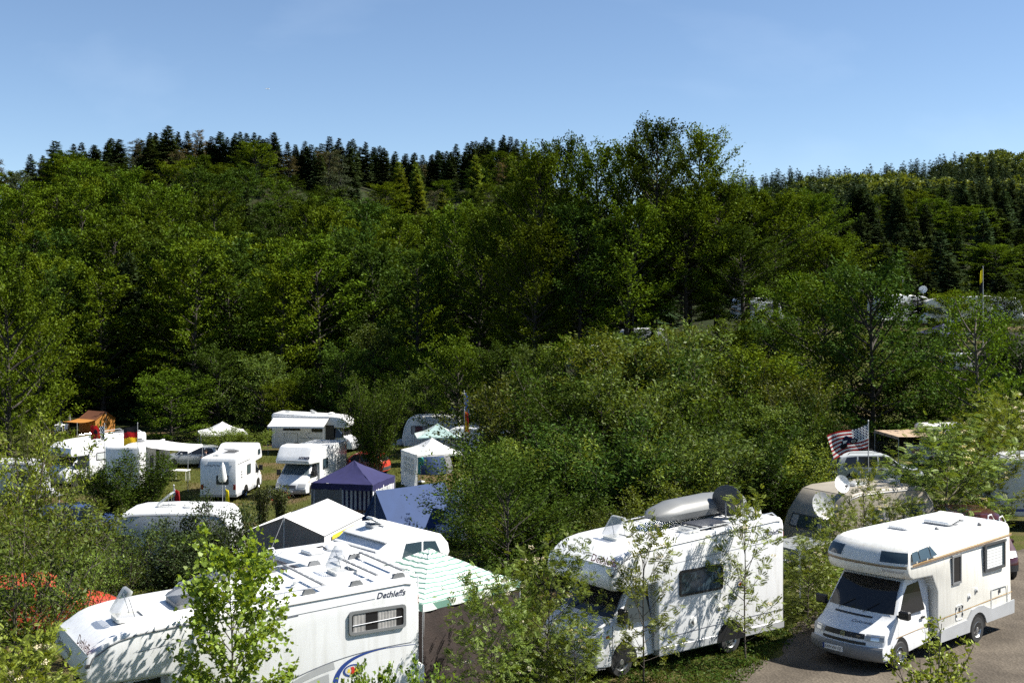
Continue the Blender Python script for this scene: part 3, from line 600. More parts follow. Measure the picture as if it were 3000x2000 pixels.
CARP = {'wagon': [(1.9,.25),(2.18,.30),(2.22,.50),(2.15,.68),(1.95,.78),(1.15,.93),(.45,1.40),(.1,1.47),(-1.35,1.45),(-1.85,1.36),(-2.12,.92),(-2.18,.72),(-2.16,.34),(-1.9,.25)],
        'hatch': [(1.75,.25),(1.98,.30),(2.02,.50),(1.95,.66),(1.75,.76),(1.0,.92),(.35,1.38),(.0,1.44),(-1.0,1.42),(-1.45,1.30),(-1.75,.90),(-1.82,.70),(-1.80,.34),(-1.6,.25)],
        'van': [(1.9,.26),(2.12,.32),(2.16,.55),(2.08,.75),(1.85,.92),(1.25,1.10),(.45,1.66),(.1,1.74),(-1.6,1.72),(-1.95,1.62),(-2.12,1.05),(-2.18,.75),(-2.16,.34),(-1.9,.26)]}
def car(name, label, loc, th, kind='wagon', paint='silver', group=None, W=1.76, rack=False, cat='car', plate=None):
    o = thing(name, label, cat, loc, th, group); pr = CARP[kind]; xb = pr[-2][0]; s = Surf(pr, W, .3, .6, 1.9, .16, .9, pr[7][1], 2.4, .2, xb + .15); m = MB(); s.build(m); m.build('car_body', M[paint], o)
    zb = pr[5][1] + .0; zt = pr[7][1] - .10
    g = MB(); s.patch(g, 5.05, 5.93, -.9, .9, .008, 3, 8); g.build('windscreen', M['glass'], o); g = MB(); s.patch(g, 9.06, 9.85, -.85, .85, .008, 2, 8); g.build('rear_window', M['glass'], o)
    for sg in (1, -1):
        xs = [pr[5][0] - .12, pr[6][0] + .02]; x_end = pr[9][0] - .03
        for q in ([(xs[0], zb+.02), (xs[1]-.0, zt), (-.02, zt+.02), (-.02, zb+.02)], [(-.10, zb+.02), (-.10, zt+.02), (-.95, zt+.02), (-.95, zb+.02)], [(-1.03, zb+.02), (-1.03, zt+.02), (x_end+.30, zt-.02), (x_end+.02, zb+.04)]):
            if q[2][0] < q[0][0] - .08: d = MB(); s.side(d, q, sg, .006); d.build('side_window', M['glass'], o)
        h = MB()
        for x in (-.78, -.02): h.box((x-.02, sg*(W/2*.985) - .015, .80), (x+.14, sg*(W/2*.985) + .014, .83))
        h.build('door_handle', M['black'], o)
        for x in (1.32, pr[-2][0] + .82):
            a = MB(); s.side(a, [(x + .37*math.cos(R(t)), .30 + .37*math.sin(R(t))) for t in range(-8, 189, 14)], sg, .004); a.build('wheel_arch', M['black'], o); wheel(o, x, sg*(W/2 - .08), sg, .305, .19, True)
        m_ = MB(); m_.box((.55, sg*W/2*.98 - .0, .92), (.68, sg*(W/2 + .16), 1.05), 0, .03); m_.build('mirror', M[paint], o)
    for u0, u1 in ((.45, .95), (-.95, -.45)): h = MB(); s.patch(h, 2.95, 3.8, u0, u1, .01, 2, 3); h.build('headlight', M['lamp_glass'], o); h = MB(); s.patch(h, 10.15, 10.95, u0*1.03, u1*1.03, .012, 2, 3); h.build('tail_light', M['red_lamp'], o)
    b = MB(); s.patch(b, 1.05, 1.9, -.96, .96, .02, 2, 10); b.build('bumper', M['dark_grey'], o); b = MB(); s.patch(b, 11.25, 12.2, -.96, .96, .02, 2, 10); b.build('bumper', M['dark_grey'], o)
    if rack:
        r_ = MB()
        for sg in (1, -1): r_.tube([(.2, sg*W*.36, zt+.12), (.1, sg*W*.36, zt+.18), (-1.3, sg*W*.36, zt+.18), (-1.4, sg*W*.36, zt+.1)], .015, 5)
        r_.build('roof_rail', M['black'], o)
    return o
# ------------------------------------------------------------------ tents, flags, furniture
def gazebo(name, label, loc, rz, S=3.0, eave=2.0, peak=2.75, mats=('canvas_white',), val=.22, walls=(), group='party tents', legs='light_grey', sag=.10, cat='gazebo'):
    o = thing(name, label, cat, loc, rz, group); a = S/2; n = 8; cor = [(-a,-a),(a,-a),(a,a),(-a,a)]
    for k in range(4):
        p, q = Vector((*cor[k], eave)), Vector((*cor[(k+1) % 4], eave)); T = Vector((0, 0, peak)); m = MB(); vs_, fs = [], []
        for i in range(n + 1):
            for j in range(n + 1):
                t = i/n; e = p.lerp(q, j/n); x = e.lerp(T, t); x.z -= sag*math.sin(math.pi*t)*(1.0 + .5*math.sin(math.pi*j/n)) + .015*math.sin(j*2.1 + i*1.3 + k); vs_.append(x)
        for i in range(n):
            for j in range(n): c = i*(n+1)+j; fs.append((c, c+1, c+n+2, c+n+1))
        m.add(vs_, fs, 0, True); pan = m.build('roof_panel', M[mats[k % len(mats)]], o)
        if val:
            v = MB(); mid = 12; v.add([p.lerp(q, i/mid) for i in range(mid+1)] + [p.lerp(q, i/mid) + Vector((0,0,-val)) + (Vector((p.y-q.y, q.x-p.x, 0)).normalized()*-.02*math.sin(i*1.9)) for i in range(mid+1)], [(i, i+1, mid+2+i, mid+1+i) for i in range(mid)], 0, True); v.build('valance', M[mats[k % len(mats)]], o)
        l = MB(); l.tube([(cor[k][0]*.985, cor[k][1]*.985, 0), (cor[k][0]*.985, cor[k][1]*.985, eave)], .022, 6); l.build('leg', M[legs], o)
    f = MB()
    for k in range(4): f.tube([(cor[k][0]*.96, cor[k][1]*.96, eave-.10), (0, 0, peak-.32)], .014, 5)
    f.build('roof_strut', M[legs], o)
    for w_ in walls:
        k, f0, f1, z0, mm = w_[:5]; p, q = Vector((*cor[k], 0)), Vector((*cor[(k+1) % 4], 0)); n2 = max(6, int((f1-f0)*S/.16)); vs_ = []; nn = Vector((q.y-p.y, p.x-q.x, 0)).normalized()
        for z in (z0, z0 + (eave-z0)*.5, eave - .04):
            for i in range(n2+1): vs_.append(p.lerp(q, f0 + (f1-f0)*i/n2) + Vector((0, 0, z)) + nn*(.05*math.sin(i*1.7 + z)*(1 - z/eave) - .015))
        m = MB(); m.add(vs_, [(r_*(n2+1)+i, r_*(n2+1)+i+1, (r_+1)*(n2+1)+i+1, (r_+1)*(n2+1)+i) for r_ in range(2) for i in range(n2)], 0, True); wl = m.build('side_wall', M[mm], o)
        if len(w_) > 5:
            d = (q-p).normalized(); O = p + Vector((0,0,0)) + nn*.03
            for i in range(3):
                for j in range(3):
                    u0 = S*(f0 + (f1-f0)*(.18 + .22*i)); z0_ = eave*(.42 + .16*j); b = MB(); b.plate([(u0, z0_), (u0 + S*(f1-f0)*.18, z0_), (u0 + S*(f1-f0)*.18, z0_+eave*.13), (u0, z0_+eave*.13)], O, d, (0,0,1), 0, .004); b.build('wall_pane', M['film'], wl)
    return o
def awning(parent, x0, x1, y, z, out=2.0, drop=.45, mat_='canvas_white', legs=True, sg=1, lz=0.0, val=.14):
    m = MB(); n = 8; vs_ = []
    for i in range(n+1):
        t = i/n
        for x in np.linspace(x0, x1, 7): vs_.append((x, y + sg*out*t, z - drop*t - .05*math.sin(math.pi*t)))
    for x in np.linspace(x0, x1, 7): vs_.append((x, y + sg*(out + .01), z - drop - val))
    m.add(vs_, [(i*7+j, i*7+j+1, (i+1)*7+j+1, (i+1)*7+j) for i in range(n+1) for j in range(6)], 0, True); a = m.build('awning', M[mat_], parent)
    c = MB(); c.box((x0-.05, y + sg*.0 - .0, z - .02), (x1+.05, y + sg*.12, z + .10), 0, .02); c.build('awning_box', M['white'], a)
    if legs:
        l = MB()
        for x in (x0+.05, x1-.05): l.tube([(x, y + sg*out, lz), (x, y + sg*out, z - drop)], .018, 5)
        l.build('awning_leg', M['light_grey'], a)
    return a
def flag(name, label, loc, H, w_, h, rz, painter, mats, droop=.0, wave=.08, group='flags on poles', pole='light_grey', gap=.08, limp=False, extra=None, pr=.022):
    """pole with a cloth; painter(u,v) -> material index, u from the pole, v from the top"""
    o = thing(name, label, 'flag', loc, rz, group); p = MB(); p.tube([(0, 0, 0), (0, 0, H)], [pr, pr*.8], 7); p.lathe([(.03, 0), (.03, .03), (.005, .06)], (0, 0, H), (0, 0, 1), 8); p.build('pole', M[pole], o)
    nu, nv = 26, 26
    def P(u, v):
        if limp: return Vector((u*w_*.22 + .05*math.sin(u*9 + v*3)*(.3+v) + .16*w_*v*u, wave*math.sin(u*14 + v*2)*(.4 + u), H - gap - v*h - u*droop - .1*h*u*v))
        return Vector((u*w_*(1 - .12*v), wave*math.sin(u*5.5 + v*2.2)*(.25 + u), H - gap - v*h - droop*u - .04*math.sin(u*6 + v)))
    m = MB(); vs_ = [P(i/nu, j/nv) for j in range(nv+1) for i in range(nu+1)]
    for j in range(nv):
        for i in range(nu): k = j*(nu+1)+i; m.add([], [], 0); m.f.append([k, k+1, k+nu+2, k+nu+1]); m.m.append(painter((i+.5)/nu, (j+.5)/nv)); m.sm.append(True)
    m.v = [tuple(v) for v in vs_]; c = m.build('flag_cloth', [M[x] for x in mats], o)
    if extra: extra(c, P)
    return o
def chair(name, label, loc, rz, group='white garden chairs', m_='plastic_white'):
    o = thing(name, label, 'chair', loc, rz, group); s = MB(); s.box((-.22, -.22, .42), (.22, .22, .455), 0, .01); s.build('seat', M[m_], o); b = MB(); b.loft([[(-.22,-.22,.46),(-.19,-.22,.46),(-.19,.22,.46),(-.22,.22,.46)],[(-.34,-.2,.92),(-.31,-.2,.92),(-.31,.2,.92),(-.34,.2,.92)]]); b.build('backrest', M[m_], o)
    for x in (-.19, .19):
        for y in (-.19, .19): l = MB(); l.tube([(x, y, .42), (x*1.15, y*1.15, 0)], .018, 5); l.build('leg', M[m_], o)
    for y in (-.22, .22): a = MB(); a.tube([(-.24, y, .66), (.2, y, .65), (.2, y, .42)], .015, 5); a.build('armrest', M[m_], o)
    return o
def table(name, label, loc, rz, L=1.2, Wd=.7, h=.72, m_='plastic_white', group='camping tables'):
    o = thing(name, label, 'table', loc, rz, group); s = MB(); s.box((-L/2, -Wd/2, h-.035), (L/2, Wd/2, h), 0, .01); s.build('table_top', M[m_], o)
    for x in (-L/2+.08, L/2-.08):
        for y in (-Wd/2+.07, Wd/2-.07): l = MB(); l.tube([(x, y, h-.03), (x*1.05, y*1.05, 0)], .02, 5); l.build('leg', M[m_], o)
    return o
def bench(name, label, loc, rz, L=2.0, m_='wood', h=.46, Wd=.27, group='beer benches'):
    o = thing(name, label, 'bench', loc, rz, group); s = MB(); s.box((-L/2, -Wd/2, h-.03), (L/2, Wd/2, h), 0, .006); s.build('seat_board', M[m_], o)
    for x in (-L*.38, L*.38): l = MB(); l.tube([(x, -Wd*.4, 0), (x, -Wd*.4, h-.03), (x, Wd*.4, h-.03), (x, Wd*.4, 0)], .015, 5); l.build('leg', M['dark_grey'], o)
    return o
def bicycle(name, label, loc, rz, frame='dark_grey', group='bicycles', lean=.12, base=0.0):
    o = thing(name, label, 'bicycle', loc, rz, group); o.rotation_euler = (lean, 0, rz); b = base
    for x in (-.52, .52):
        w_ = MB(); w_.tube([(x + .33*math.cos(t), 0, b + .34 + .33*math.sin(t)) for t in np.linspace(0, 6.2832, 21)], .02, 5, caps=False); ww = w_.build('wheel', M['rubber'], o); s = MB()
        for t in np.linspace(0, math.pi, 6)[:-1]: s.tube([(x + .32*math.cos(t), 0, b + .34 + .32*math.sin(t)), (x - .32*math.cos(t), 0, b + .34 - .32*math.sin(t))], .004, 3)
        s.build('spoke', M['chrome'], ww)
    f = MB(); A, B_, C, D, E_ = (-.52,0,b+.34), (-.05,0,b+.30), (-.18,0,b+.80), (.36,0,b+.82), (.52,0,b+.34)
    for p, q in ((A,B_),(B_,C),(A,C),(C,D),(B_,D),(D,E_)): f.tube([p, q], .018, 5)
    f.build('bike_frame', M[frame], o); s = MB(); s.loft([[(-.30,-.07,b+.92),(-.05,-.02,b+.92),(-.05,.02,b+.92),(-.30,.07,b+.92)],[(-.30,-.07,b+.96),(-.05,-.02,b+.95),(-.05,.02,b+.95),(-.30,.07,b+.96)]]); s.tube([(-.18,0,b+.8),(-.2,0,b+.93)], .012, 5); s.build('saddle', M['black'], o)
    h = MB(); h.tube([(.36,0,b+.82),(.33,0,b+.98)], .014, 5); h.tube([(.28,-.26,b+1.0),(.35,-.1,b+.99),(.35,.1,b+.99),(.28,.26,b+1.0)], .013, 5); h.build('handlebar', M['chrome'], o); return o
# ------------------------------------------------------------------ the three big motorhomes in front
SL, SV = (-1,0,0), (0,0,1)                                   # lettering axes on a left side wall
def emblem(parent, O, U, V, rx, ry):
    m = MB(); m.ring(disc(rx, 24, 0, 0, ry), disc(rx*.84, 24, 0, 0, ry*.78), O, U, V, .002, .006); e = m.build('emblem_ring', M['blue_print'], parent)
    m = MB(); m.plate(disc(rx*.8, 20, 0, 0, ry*.74), O, U, V, .002, .004); m.build('emblem_field', M['flag_white'], e)
    m = MB(); m.plate([(-rx*.3,-ry*.5),(rx*.1,-ry*.6),(rx*.2,ry*.1),(rx*.05,ry*.6),(-rx*.25,ry*.55),(-rx*.15,0)], O, U, V, .005, .007); m.build('emblem_mark', M['red_print'], e)
    m = MB(); m.plate([(rx*.15,-ry*.4),(rx*.6,-ry*.3),(rx*.5,ry*.3),(rx*.2,ry*.45)], O, U, V, .005, .007); m.plate([(-rx*.6,-ry*.2),(-rx*.3,-ry*.3),(-rx*.28,ry*.3),(-rx*.5,ry*.35)], O, U, V, .005, .007); m.build('emblem_mark', M['yellow_print'], e)
def band(parent, pts, w0, w1, y, mm, name='stripe', d=.003):
    """curved print on a left side wall; pts (x,z)"""
    m = MB(); n = len(pts); vs_ = []
    for i, (x, z) in enumerate(pts):
        a, b = pts[max(i-1,0)], pts[min(i+1,n-1)]; t = Vector((b[0]-a[0], b[1]-a[1])).normalized(); h = (w0 + (w1-w0)*i/(n-1))/2; vs_ += [(x - t.y*h, y + d, z + t.x*h), (x + t.y*h, y + d, z - t.x*h)]
    m.add(vs_, [(2*i, 2*i+1, 2*i+3, 2*i+2) for i in range(n-1)]); return m.build(name, M[mm], parent)
def deth(name, label, loc, th, rear, wb, plate=None):
    o = motorhome(name, label, loc, th, 3.08, rear, 2.28, wb, body='white', plate=plate, group=None, slope=.20, trim='mid_grey'); y = 1.14; F, V = (0,1,0), (0,0,1)
    cr_ = MB(); cr_.box((.395, -1.06, 2.515), (.418, 1.06, 2.527)); cr_.build('crease_trim', M['light_grey'], o)
    V2 = Vector((-.24, 0, .97)); text('Dethleffs', .24, Vector((.405, .40, 2.545)), F, V2, M['red_text'], o, shear=.25, bold=.003, d=.014)
    text('Globetrotter', .19, (.462, -.92, 2.25), F, Vector((-.2, 0, .98)), M['grey_text'], o, shear=.1, d=.02, sx=1.1)
    rl = MB(); rl.box((rear-.012, 1.00, 2.55), (rear+.006, 1.10, 2.72)); rl.build('marker_lamp', M['red_lamp'], o)
    p = MB(); p.box((.36, 1.136, 2.30), (.44, 1.146, 2.36)); p.build('alcove_lamp', M['dark_grey'], o)
    return o
# A: nearest, lower left
oA = deth('motorhome', 'large white motorhome with roof rails and blue swoosh, behind the young maple', (-7.289, 21.024, 0), R(211.8), -5.76, 3.75); y = 1.14
text('Dethleffs', .165, (-4.86, y, 2.765), SL, SV, M['navy_text'], oA, shear=.28, bold=.0025)
window(oA, -5.47, -4.29, 2.15, 2.60, y, 1, 'mid_grey', 'glass', .055, .07, ((.03,.26),(.50,.86)), dep=.035)
tr_ = MB(); tr_.tube([(-4.36, y+.03, 2.33), (-5.38, y+.03, 2.37)], .007, 5); tr_.build('curtain_rail', M['chrome'], oA)
band(oA, [(-4.83,2.77),(-3.2,2.68),(-1.6,2.56),(-.4,2.44)], .012, .006, y, 'grey_text'); band(oA, [(-3.3,2.665),(-2.2,2.59)], .02, .008, y, 'grey_text')
arc = lambda pts, n=18: [(sum(w_*p[0] for w_, p in zip(((1-t)**3, 3*t*(1-t)**2, 3*t*t*(1-t), t**3), pts)), sum(w_*p[1] for w_, p in zip(((1-t)**3, 3*t*(1-t)**2, 3*t*t*(1-t), t**3), pts))) for t in np.linspace(0, 1, n)]
band(oA, arc([(-4.02,1.10),(-3.95,1.62),(-4.35,1.80),(-5.05,1.81)]), .13, .012, y, 'blue_print'); band(oA, arc([(-5.05,1.81),(-5.3,1.81),(-5.5,1.80),(-5.7,1.79)], 6), .012, .008, y, 'blue_print')
band(oA, arc([(-1.9,1.02),(-3.3,1.66),(-4.1,1.84),(-5.6,1.84)]), .02, .014, y, 'grey_text'); band(oA, arc([(-2.2,1.0),(-3.3,1.52),(-3.7,1.60),(-4.0,1.66)]), .05, .16, y, 'light_grey', d=.0025); band(oA, arc([(-2.3,.92),(-3.2,1.33),(-3.6,1.38),(-3.9,1.40)]), .02, .22, y, 'light_grey', d=.002)
emblem(oA, (-4.38, y, 1.50), SL, SV, .20, .115)
dr = MB(); dr.ring(rrect(1.95, 2.6, .62, 1.62, .08), rrect(1.975, 2.575, .645, 1.595, .07), (0, y, 0), SL, SV, 0, .008); dr.build('locker_door', M['light_grey'], oA)
window(oA, -3.4, -2.4, 1.75, 2.25, -y, -1, 'dark_grey', 'glass', .05, .06); window(oA, -5.3, -4.5, 1.75, 2.25, -y, -1, 'dark_grey', 'glass', .05, .06)
roof_hatch(oA, -.47, .36, 2.862, .52, .50, 58, 'offwhite', 'acrylic'); roof_hatch(oA, -1.78, .10, 2.935, 1.0, .78, 24, 'mid_grey', 'acrylic_dark', 'panorama_hatch'); roof_hatch(oA, -4.72, -.10, 3.065, .5, .5, 62, 'offwhite', 'acrylic', hinge=1)
def rz_(x): return 2.88 + .2*min(1, max(0, (-1 - x)/(4.46)))
for sg in (1, -1):
    r_ = MB(); r_.tube([(-1.65, sg*1.02, rz_(-1.65)), (-1.75, sg*1.02, rz_(-1.7)+.11), (-5.45, sg*1.02, 3.08+.10), (-5.62, sg*1.02, 3.08)], .017, 6); rr = r_.build('roof_rail', M['alloy'], oA)
    for x in (-1.85, -2.75, -3.55, -4.5, -5.38):
        f = MB(); f.loft([[(x + .13*math.cos(R(t)), sg*1.02 + e, rz_(x) - .01 + .12*math.sin(R(t))) for t in range(0, 181, 18)] for e in (-.035, .035)], 0, True, True, True); f.build('rail_foot', M['mid_grey'], rr)
for x in (-3.85, -4.95, -5.5):
    b = MB(); b.box((x-.035, -1.0, rz_(x)+.10), (x+.035, 1.0, rz_(x)+.13), 0, .008); bb = b.build('roof_bar', M['mid_grey'], oA)
    d = MB()
    for yy in np.arange(-.8, .85, .28): d.plate(disc(.017, 8), (x, yy, rz_(x)+.131), (1,0,0), (0,1,0), 0, .003)
    d.build('bar_hole', M['plastic_white'], bb)
v = MB(); v.lathe([(.09,0),(.09,.03),(.05,.05),(.05,.1),(.08,.11),(.08,.13),(.001,.14)], (-3.55, .35, rz_(-3.55)), (0,0,1), 12); v.build('roof_vent', M['plastic_white'], oA)
ladder(oA, -5.76, .55, .95, .9, 3.05)
b = MB(); b.box((-5.95, .2, .95), (-5.78, 1.0, 1.35), 0, .05); b.build('rear_carrier', M['plastic_white'], oA)
# B: centre right
oB = deth('motorhome', 'white alcove motorhome with roof box and dark dish, behind the rowan saplings', (1.865, 27.567, 0), R(215.8), -5.19, 3.3, 'NE DG 481')
text('Dethleffs', .16, (-4.42, y, 2.66), SL, SV, M['navy_text'], oB, shear=.28, bold=.0025)
window(oB, -3.03, -1.62, 1.58, 2.18, y, 1, 'black', 'glass_blue', .05, .06, None, dep=.03)
emblem(oB, (-3.63, y, 1.60), SL, SV, .12, .075); band(oB, [(-5.1,2.52),(-3.6,2.46),(-1.2,2.36)], .012, .008, y, 'grey_text'); band(oB, [(-5.15,.78),(-2.5,.75),(-1.0,.70)], .02, .02, y, 'grey_text')
for x, z, r_ in ((-3.46, 1.32, .075), (-2.91, 1.14, .075), (-2.05, .95, .11)):
    m = MB(); m.lathe([(r_,0),(r_,.02),(r_*.8,.03),(.001,.03)], (x, y, z), (0,1,0), 14); c = m.build('filler_cap', M['offwhite'], oB); m = MB(); m.plate([(-r_*.7,-r_*.1),(r_*.1,-r_*.7),(r_*.2,-r_*.3),(-r_*.2,r_*.4)], (x, y+.031, z), SL, SV, 0, .004); m.build('cap_lock', M['dark_grey'], c)
roof_hatch(oB, -.75, .0, 2.87, .55, .5, 52); roof_hatch(oB, -2.3, .75, 2.95, .4, .4, 0); roof_hatch(oB, -4.9, .3, 3.07, .4, .4, 0)
for sg in (1, -1):
    r_ = MB(); r_.tube([(-1.7, sg*1.0, 2.92), (-1.8, sg*1.0, 3.0), (-4.9, sg*1.0, 3.16), (-5.05, sg*1.0, 3.06)], .016, 6); r_.build('roof_rail', M['alloy'], oB)
for x in (-2.3, -4.1): r_ = MB(); r_.tube([(x, -1.0, rz_(x)+.12), (x, 1.0, rz_(x)+.12)], .018, 5); r_.build('roof_bar', M['mid_grey'], oB)
sp = MB(); sp.box((-3.5, .25, 3.03), (-2.55, .95, 3.07), 0, .01); sp.build('solar_panel', M['solar'], oB)
ladder(oB, -5.19, -.9, -.5, .9, 3.05)
def on_vehicle(o, p): return (Matrix.Translation(o.location) @ Matrix.Rotation(o.rotation_euler.z, 4, 'Z')) @ Vector(p)
tb = thing('roof_box', 'long light grey roof box lying on the centre right motorhome', 'roof box', on_vehicle(oB, (-3.45, -.25, 3.13)), oB.rotation_euler.z + R(7)); tb.scale = (1.22, 1.05, 1.05); m = MB()
pr_ = [(-1.35,.05,.30),(-1.3,.0,.36),(-.4,.0,.42),(.7,.0,.40),(1.2,.0,.28),(1.38,.08,.16)]
m.loft([[(x, w_*math.cos(a)*(1 if abs(math.cos(a)) > .3 else 1.0), z0 + (z1 - z0)*(.35 + .65*max(0, math.sin(a))) if math.sin(a) > -.1 else z0) for a in [2*math.pi*k/14 for k in range(14)]] for (x, z0, z1), w_ in zip(pr_, (.36, .42, .44, .42, .33, .16))], 0, True, True, True); m.build('box_lid', M['box_grey'], tb)
m = MB(); m.box((-1.2, -.36, -.03), (.9, .36, .02), 0, .01); m.build('box_tray', M['dark_grey'], tb)
dish('satellite_dish', 'dark round satellite dish standing on the roof of the centre right motorhome', on_vehicle(oB, (-3.85, .45, 3.03)), R(62), .40, 8, 'dark_grey', .42)
# C: bottom right, cream camper on a van cab
def vw(loc, th):
    o = thing('camper_van', 'cream coachbuilt camper with dark wraparound alcove windows parked on the gravel', 'motorhome', loc, th)
    W = 2.12
    BP = [(-1.5,.45),(-1.5,1.55),(-1.25,1.95),(-.25,1.99),(-.02,2.05),(.06,2.16),(.07,2.30),(-.02,2.50),(-.14,2.66),(-.30,2.75),(-.6,2.79),(-1.2,2.80),(-5.0,2.76),(-5.15,2.71),(-5.2,2.60),(-5.2,.45)]
    s = Surf(BP, W, .22, -.9, .05, .10, 2.36, 2.80, 3.0); m = MB(); s.build(m); bd = m.build('body_shell', M['cream'], o); y = W/2
    rf = MB(); s.patch(rf, 10.0, 12.0, -.93, .93, .006, 3, 6); rf.build('roof_skin', M['white'], o)
    al = MB(); s.patch(al, 6.12, 8.9, -.99, .99, .004, 5, 14); al.build('alcove_front', M['offwhite'], o)
    for u0, u1 in ((-.985, -.55), (.42, .985)):
        f = MB(); s.patch(f, 6.30, 7.72, u0 - .02, u1 + (.0 if u1 > 0 else .02), .010, 3, 6); fr_ = f.build('alcove_window', M['plastic_white'], o); g = MB(); s.patch(g, 6.38, 7.64, u0, u1 - (.0 if u1 > 0 else 0), .016, 3, 6); g.build('pane', M['glass_blue'], fr_)
    for sg in (1, -1):
        for q in ([(-.18,2.40),(-.22,2.60),(-.62,2.62),(-.62,2.40)], [(-.67,2.40),(-.67,2.62),(-1.15,2.65),(-1.15,2.41)], [(-1.19,2.41),(-1.19,2.65),(-1.24,2.655),(-1.46,2.43)]): g = MB(); s.side(g, q, sg, .012); g.build('alcove_window', M['glass_blue'], o)
        t = MB(); s.side(t, [(-.15,2.28),(-5.17,2.40),(-5.17,2.44),(-.15,2.325)], sg, .010); t.build('side_stripe', M['tan_stripe'], o); t = MB(); s.side(t, [(-.15,2.33),(-5.17,2.445),(-5.17,2.465),(-.15,2.35)], sg, .012); t.build('side_stripe', M['ochre_stripe'], o)
        t = MB(); s.side(t, [(-1.55,.875),(-5.18,.965),(-5.18,.985),(-1.55,.895)], sg, .010); t.build('side_stripe', M['ochre_stripe'], o)
        k = MB(); U = SL if sg > 0 else (1,0,0); sx = -1 if sg > 0 else 1
        pts = [(-1.56,.62),(-1.56,.34),(-2.95,.34)] + [(-3.38 - .44*math.cos(R(a)), .32 + .44*math.sin(R(a))) for a in range(176, -1, -16)][::1]
        pts = [(-1.56,.62),(-1.56,.34),(-2.95,.34)] + [(-3.38 + .43*math.cos(R(a)), .32 + .43*math.sin(R(a))) for a in range(4, 180, 16)] + [(-3.81,.42),(-5.26,.42),(-5.26,.76),(-4.1,.72),(-3.38 - .50,.78),(-3.38-.25,.88),(-3.38,.90),(-3.38+.3,.86),(-2.85,.66)]
        pp = [(sx*a, b) for a, b in pts]; pp = pp if sx > 0 else pp; k.plate(pp, (0, sg*y, 0), U, SV, .004, .035); k.build('side_skirt', M['light_grey'], o)
        a = MB(); a.plate([(sx*(-3.38) + .42*math.cos(R(t)), .32 + .42*math.sin(R(t))) for t in range(0, 181, 15)], (0, sg*y, 0), U, SV, .0, .008); a.build('wheel_arch', M['black'], o)
        wheel(o, -3.38, sg*(y - .09), sg, .32); wheel(o, 0, sg*.86, sg, .32)
    t = MB(); s.patch(t, 5.78, 6.0, -.985, .985, .008, 1, 16); t.build('alcove_stripe', M['tan_stripe'], o); t = MB(); s.patch(t, 6.02, 6.10, -.985, .985, .009, 1, 16); t.build('alcove_stripe', M['ochre_stripe'], o)
    text('karmann-mobil', .085, s.S(5.15, .50) + Vector((.03, 0, 0)), (-.12, 1, 0), (0, 0, 1), M['grey_text'], o, shear=.2, d=.008)
    window(o, -2.57, -2.14, 1.60, 2.30, y, 1, 'mid_grey', 'glass', .05, .03, dep=.03); w2 = window(o, -4.80, -3.74, 1.66, 2.37, y, 1, 'dark_grey', 'glass_blue', .06, .04, dep=.03); bl = MB(); bl.plate([(3.85,1.74),(4.62,1.74),(4.62,2.22),(3.85,2.22)], (0, y, 0), SL, SV, .016, .020); bl.build('blind', M['slats'], w2)
    window(o, -4.6, -3.6, 1.66, 2.30, -y, -1, 'dark_grey', 'glass_blue', .06, .04, dep=.03); window(o, -2.9, -2.2, 1.0, 2.1, -y, -1, 'light_grey', 'offwhite', .04, .04, dep=.02, name='entrance_door')
    for (x0, x1, z0, z1, nm) in ((-4.95,-4.08,.64,1.20,'locker_door'), (-2.66,-2.32,.72,1.08,'service_flap')):
        d = MB(); d.ring(rrect(-x1, -x0, z0, z1, .05), rrect(-x1+.02, -x0-.02, z0+.02, z1-.02, .04), (0, y, 0), SL, SV, .001, .014); dd = d.build(nm, M['offwhite'], o); h = MB(); h.box(((x0+x1)/2-.04, y, z1-.16), ((x0+x1)/2+.02, y+.016, z1-.06)); h.build('flap_lock', M['dark_grey'], dd)
        if nm == 'service_flap':
            for z in (z0+.08, z1-.1):
                for x in (x0+.02, x1-.02): h = MB(); h.box((x-.02, y, z), (x+.02, y+.018, z+.06)); h.build('flap_hinge', M['dark_grey'], dd)
    for x, z in ((-2.96, 1.20), (-3.32, 1.30)):
        m = MB(); m.lathe([(.06,0),(.06,.02),(.045,.03),(.001,.03)], (x, y, z), (0,1,0), 14); c = m.build('filler_cap', M['plastic_white'], o); m = MB(); m.plate([(-.05,-.03),(0,-.06),(.02,-.02),(-.02,.05)], (x, y+.031, z), SL, SV, 0, .004); m.build('cap_lock', M['dark_grey'], c)
    roof_hatch(o, -2.05, -.18, 2.79, .55, .5, 0, 'light_grey', 'plastic_white'); roof_hatch(o, -3.35, .12, 2.785, .45, .72, 12, 'mid_grey', 'plastic_white'); roof_hatch(o, -4.0, -.05, 2.78, .4, .7, 14, 'mid_grey', 'plastic_white')
    for x, yy in ((-2.55, .45), (-3.9, .85)): v_ = MB(); v_.lathe([(.05,0),(.05,.05),(.03,.07),(.001,.07)], (x, yy, 2.785), (0,0,1), 10); v_.build('roof_vent', M['mid_grey'], o)
    ld = MB(); ld.tube([(-4.95,.55,2.76),(-4.95,.55,2.86),(-5.1,.55,2.88),(-5.26,.55,2.75),(-5.27,.55,1.2)], .016, 6); ld.tube([(-4.95,.85,2.76),(-4.95,.85,2.86),(-5.1,.85,2.88),(-5.26,.85,2.75),(-5.27,.85,1.2)], .016, 6); ld.build('ladder', M['plastic_white'], o)
    rb = MB(); rb.box((-5.30, -1.05, .42), (-5.18, 1.05, .72), 0, .03); rb.build('bumper', M['light_grey'], o)
    # cab
    VP = [(.55,.25),(.84,.27),(.92,.36),(.94,.52),(.90,.585),(.86,.60),(.85,.66),(.83,.72),(.81,.82),(.74,.88),(.50,1.0),(.30,1.13),(.22,1.19),(-.42,1.93),(-.55,1.98),(-1.45,1.99),(-1.45,.38)]
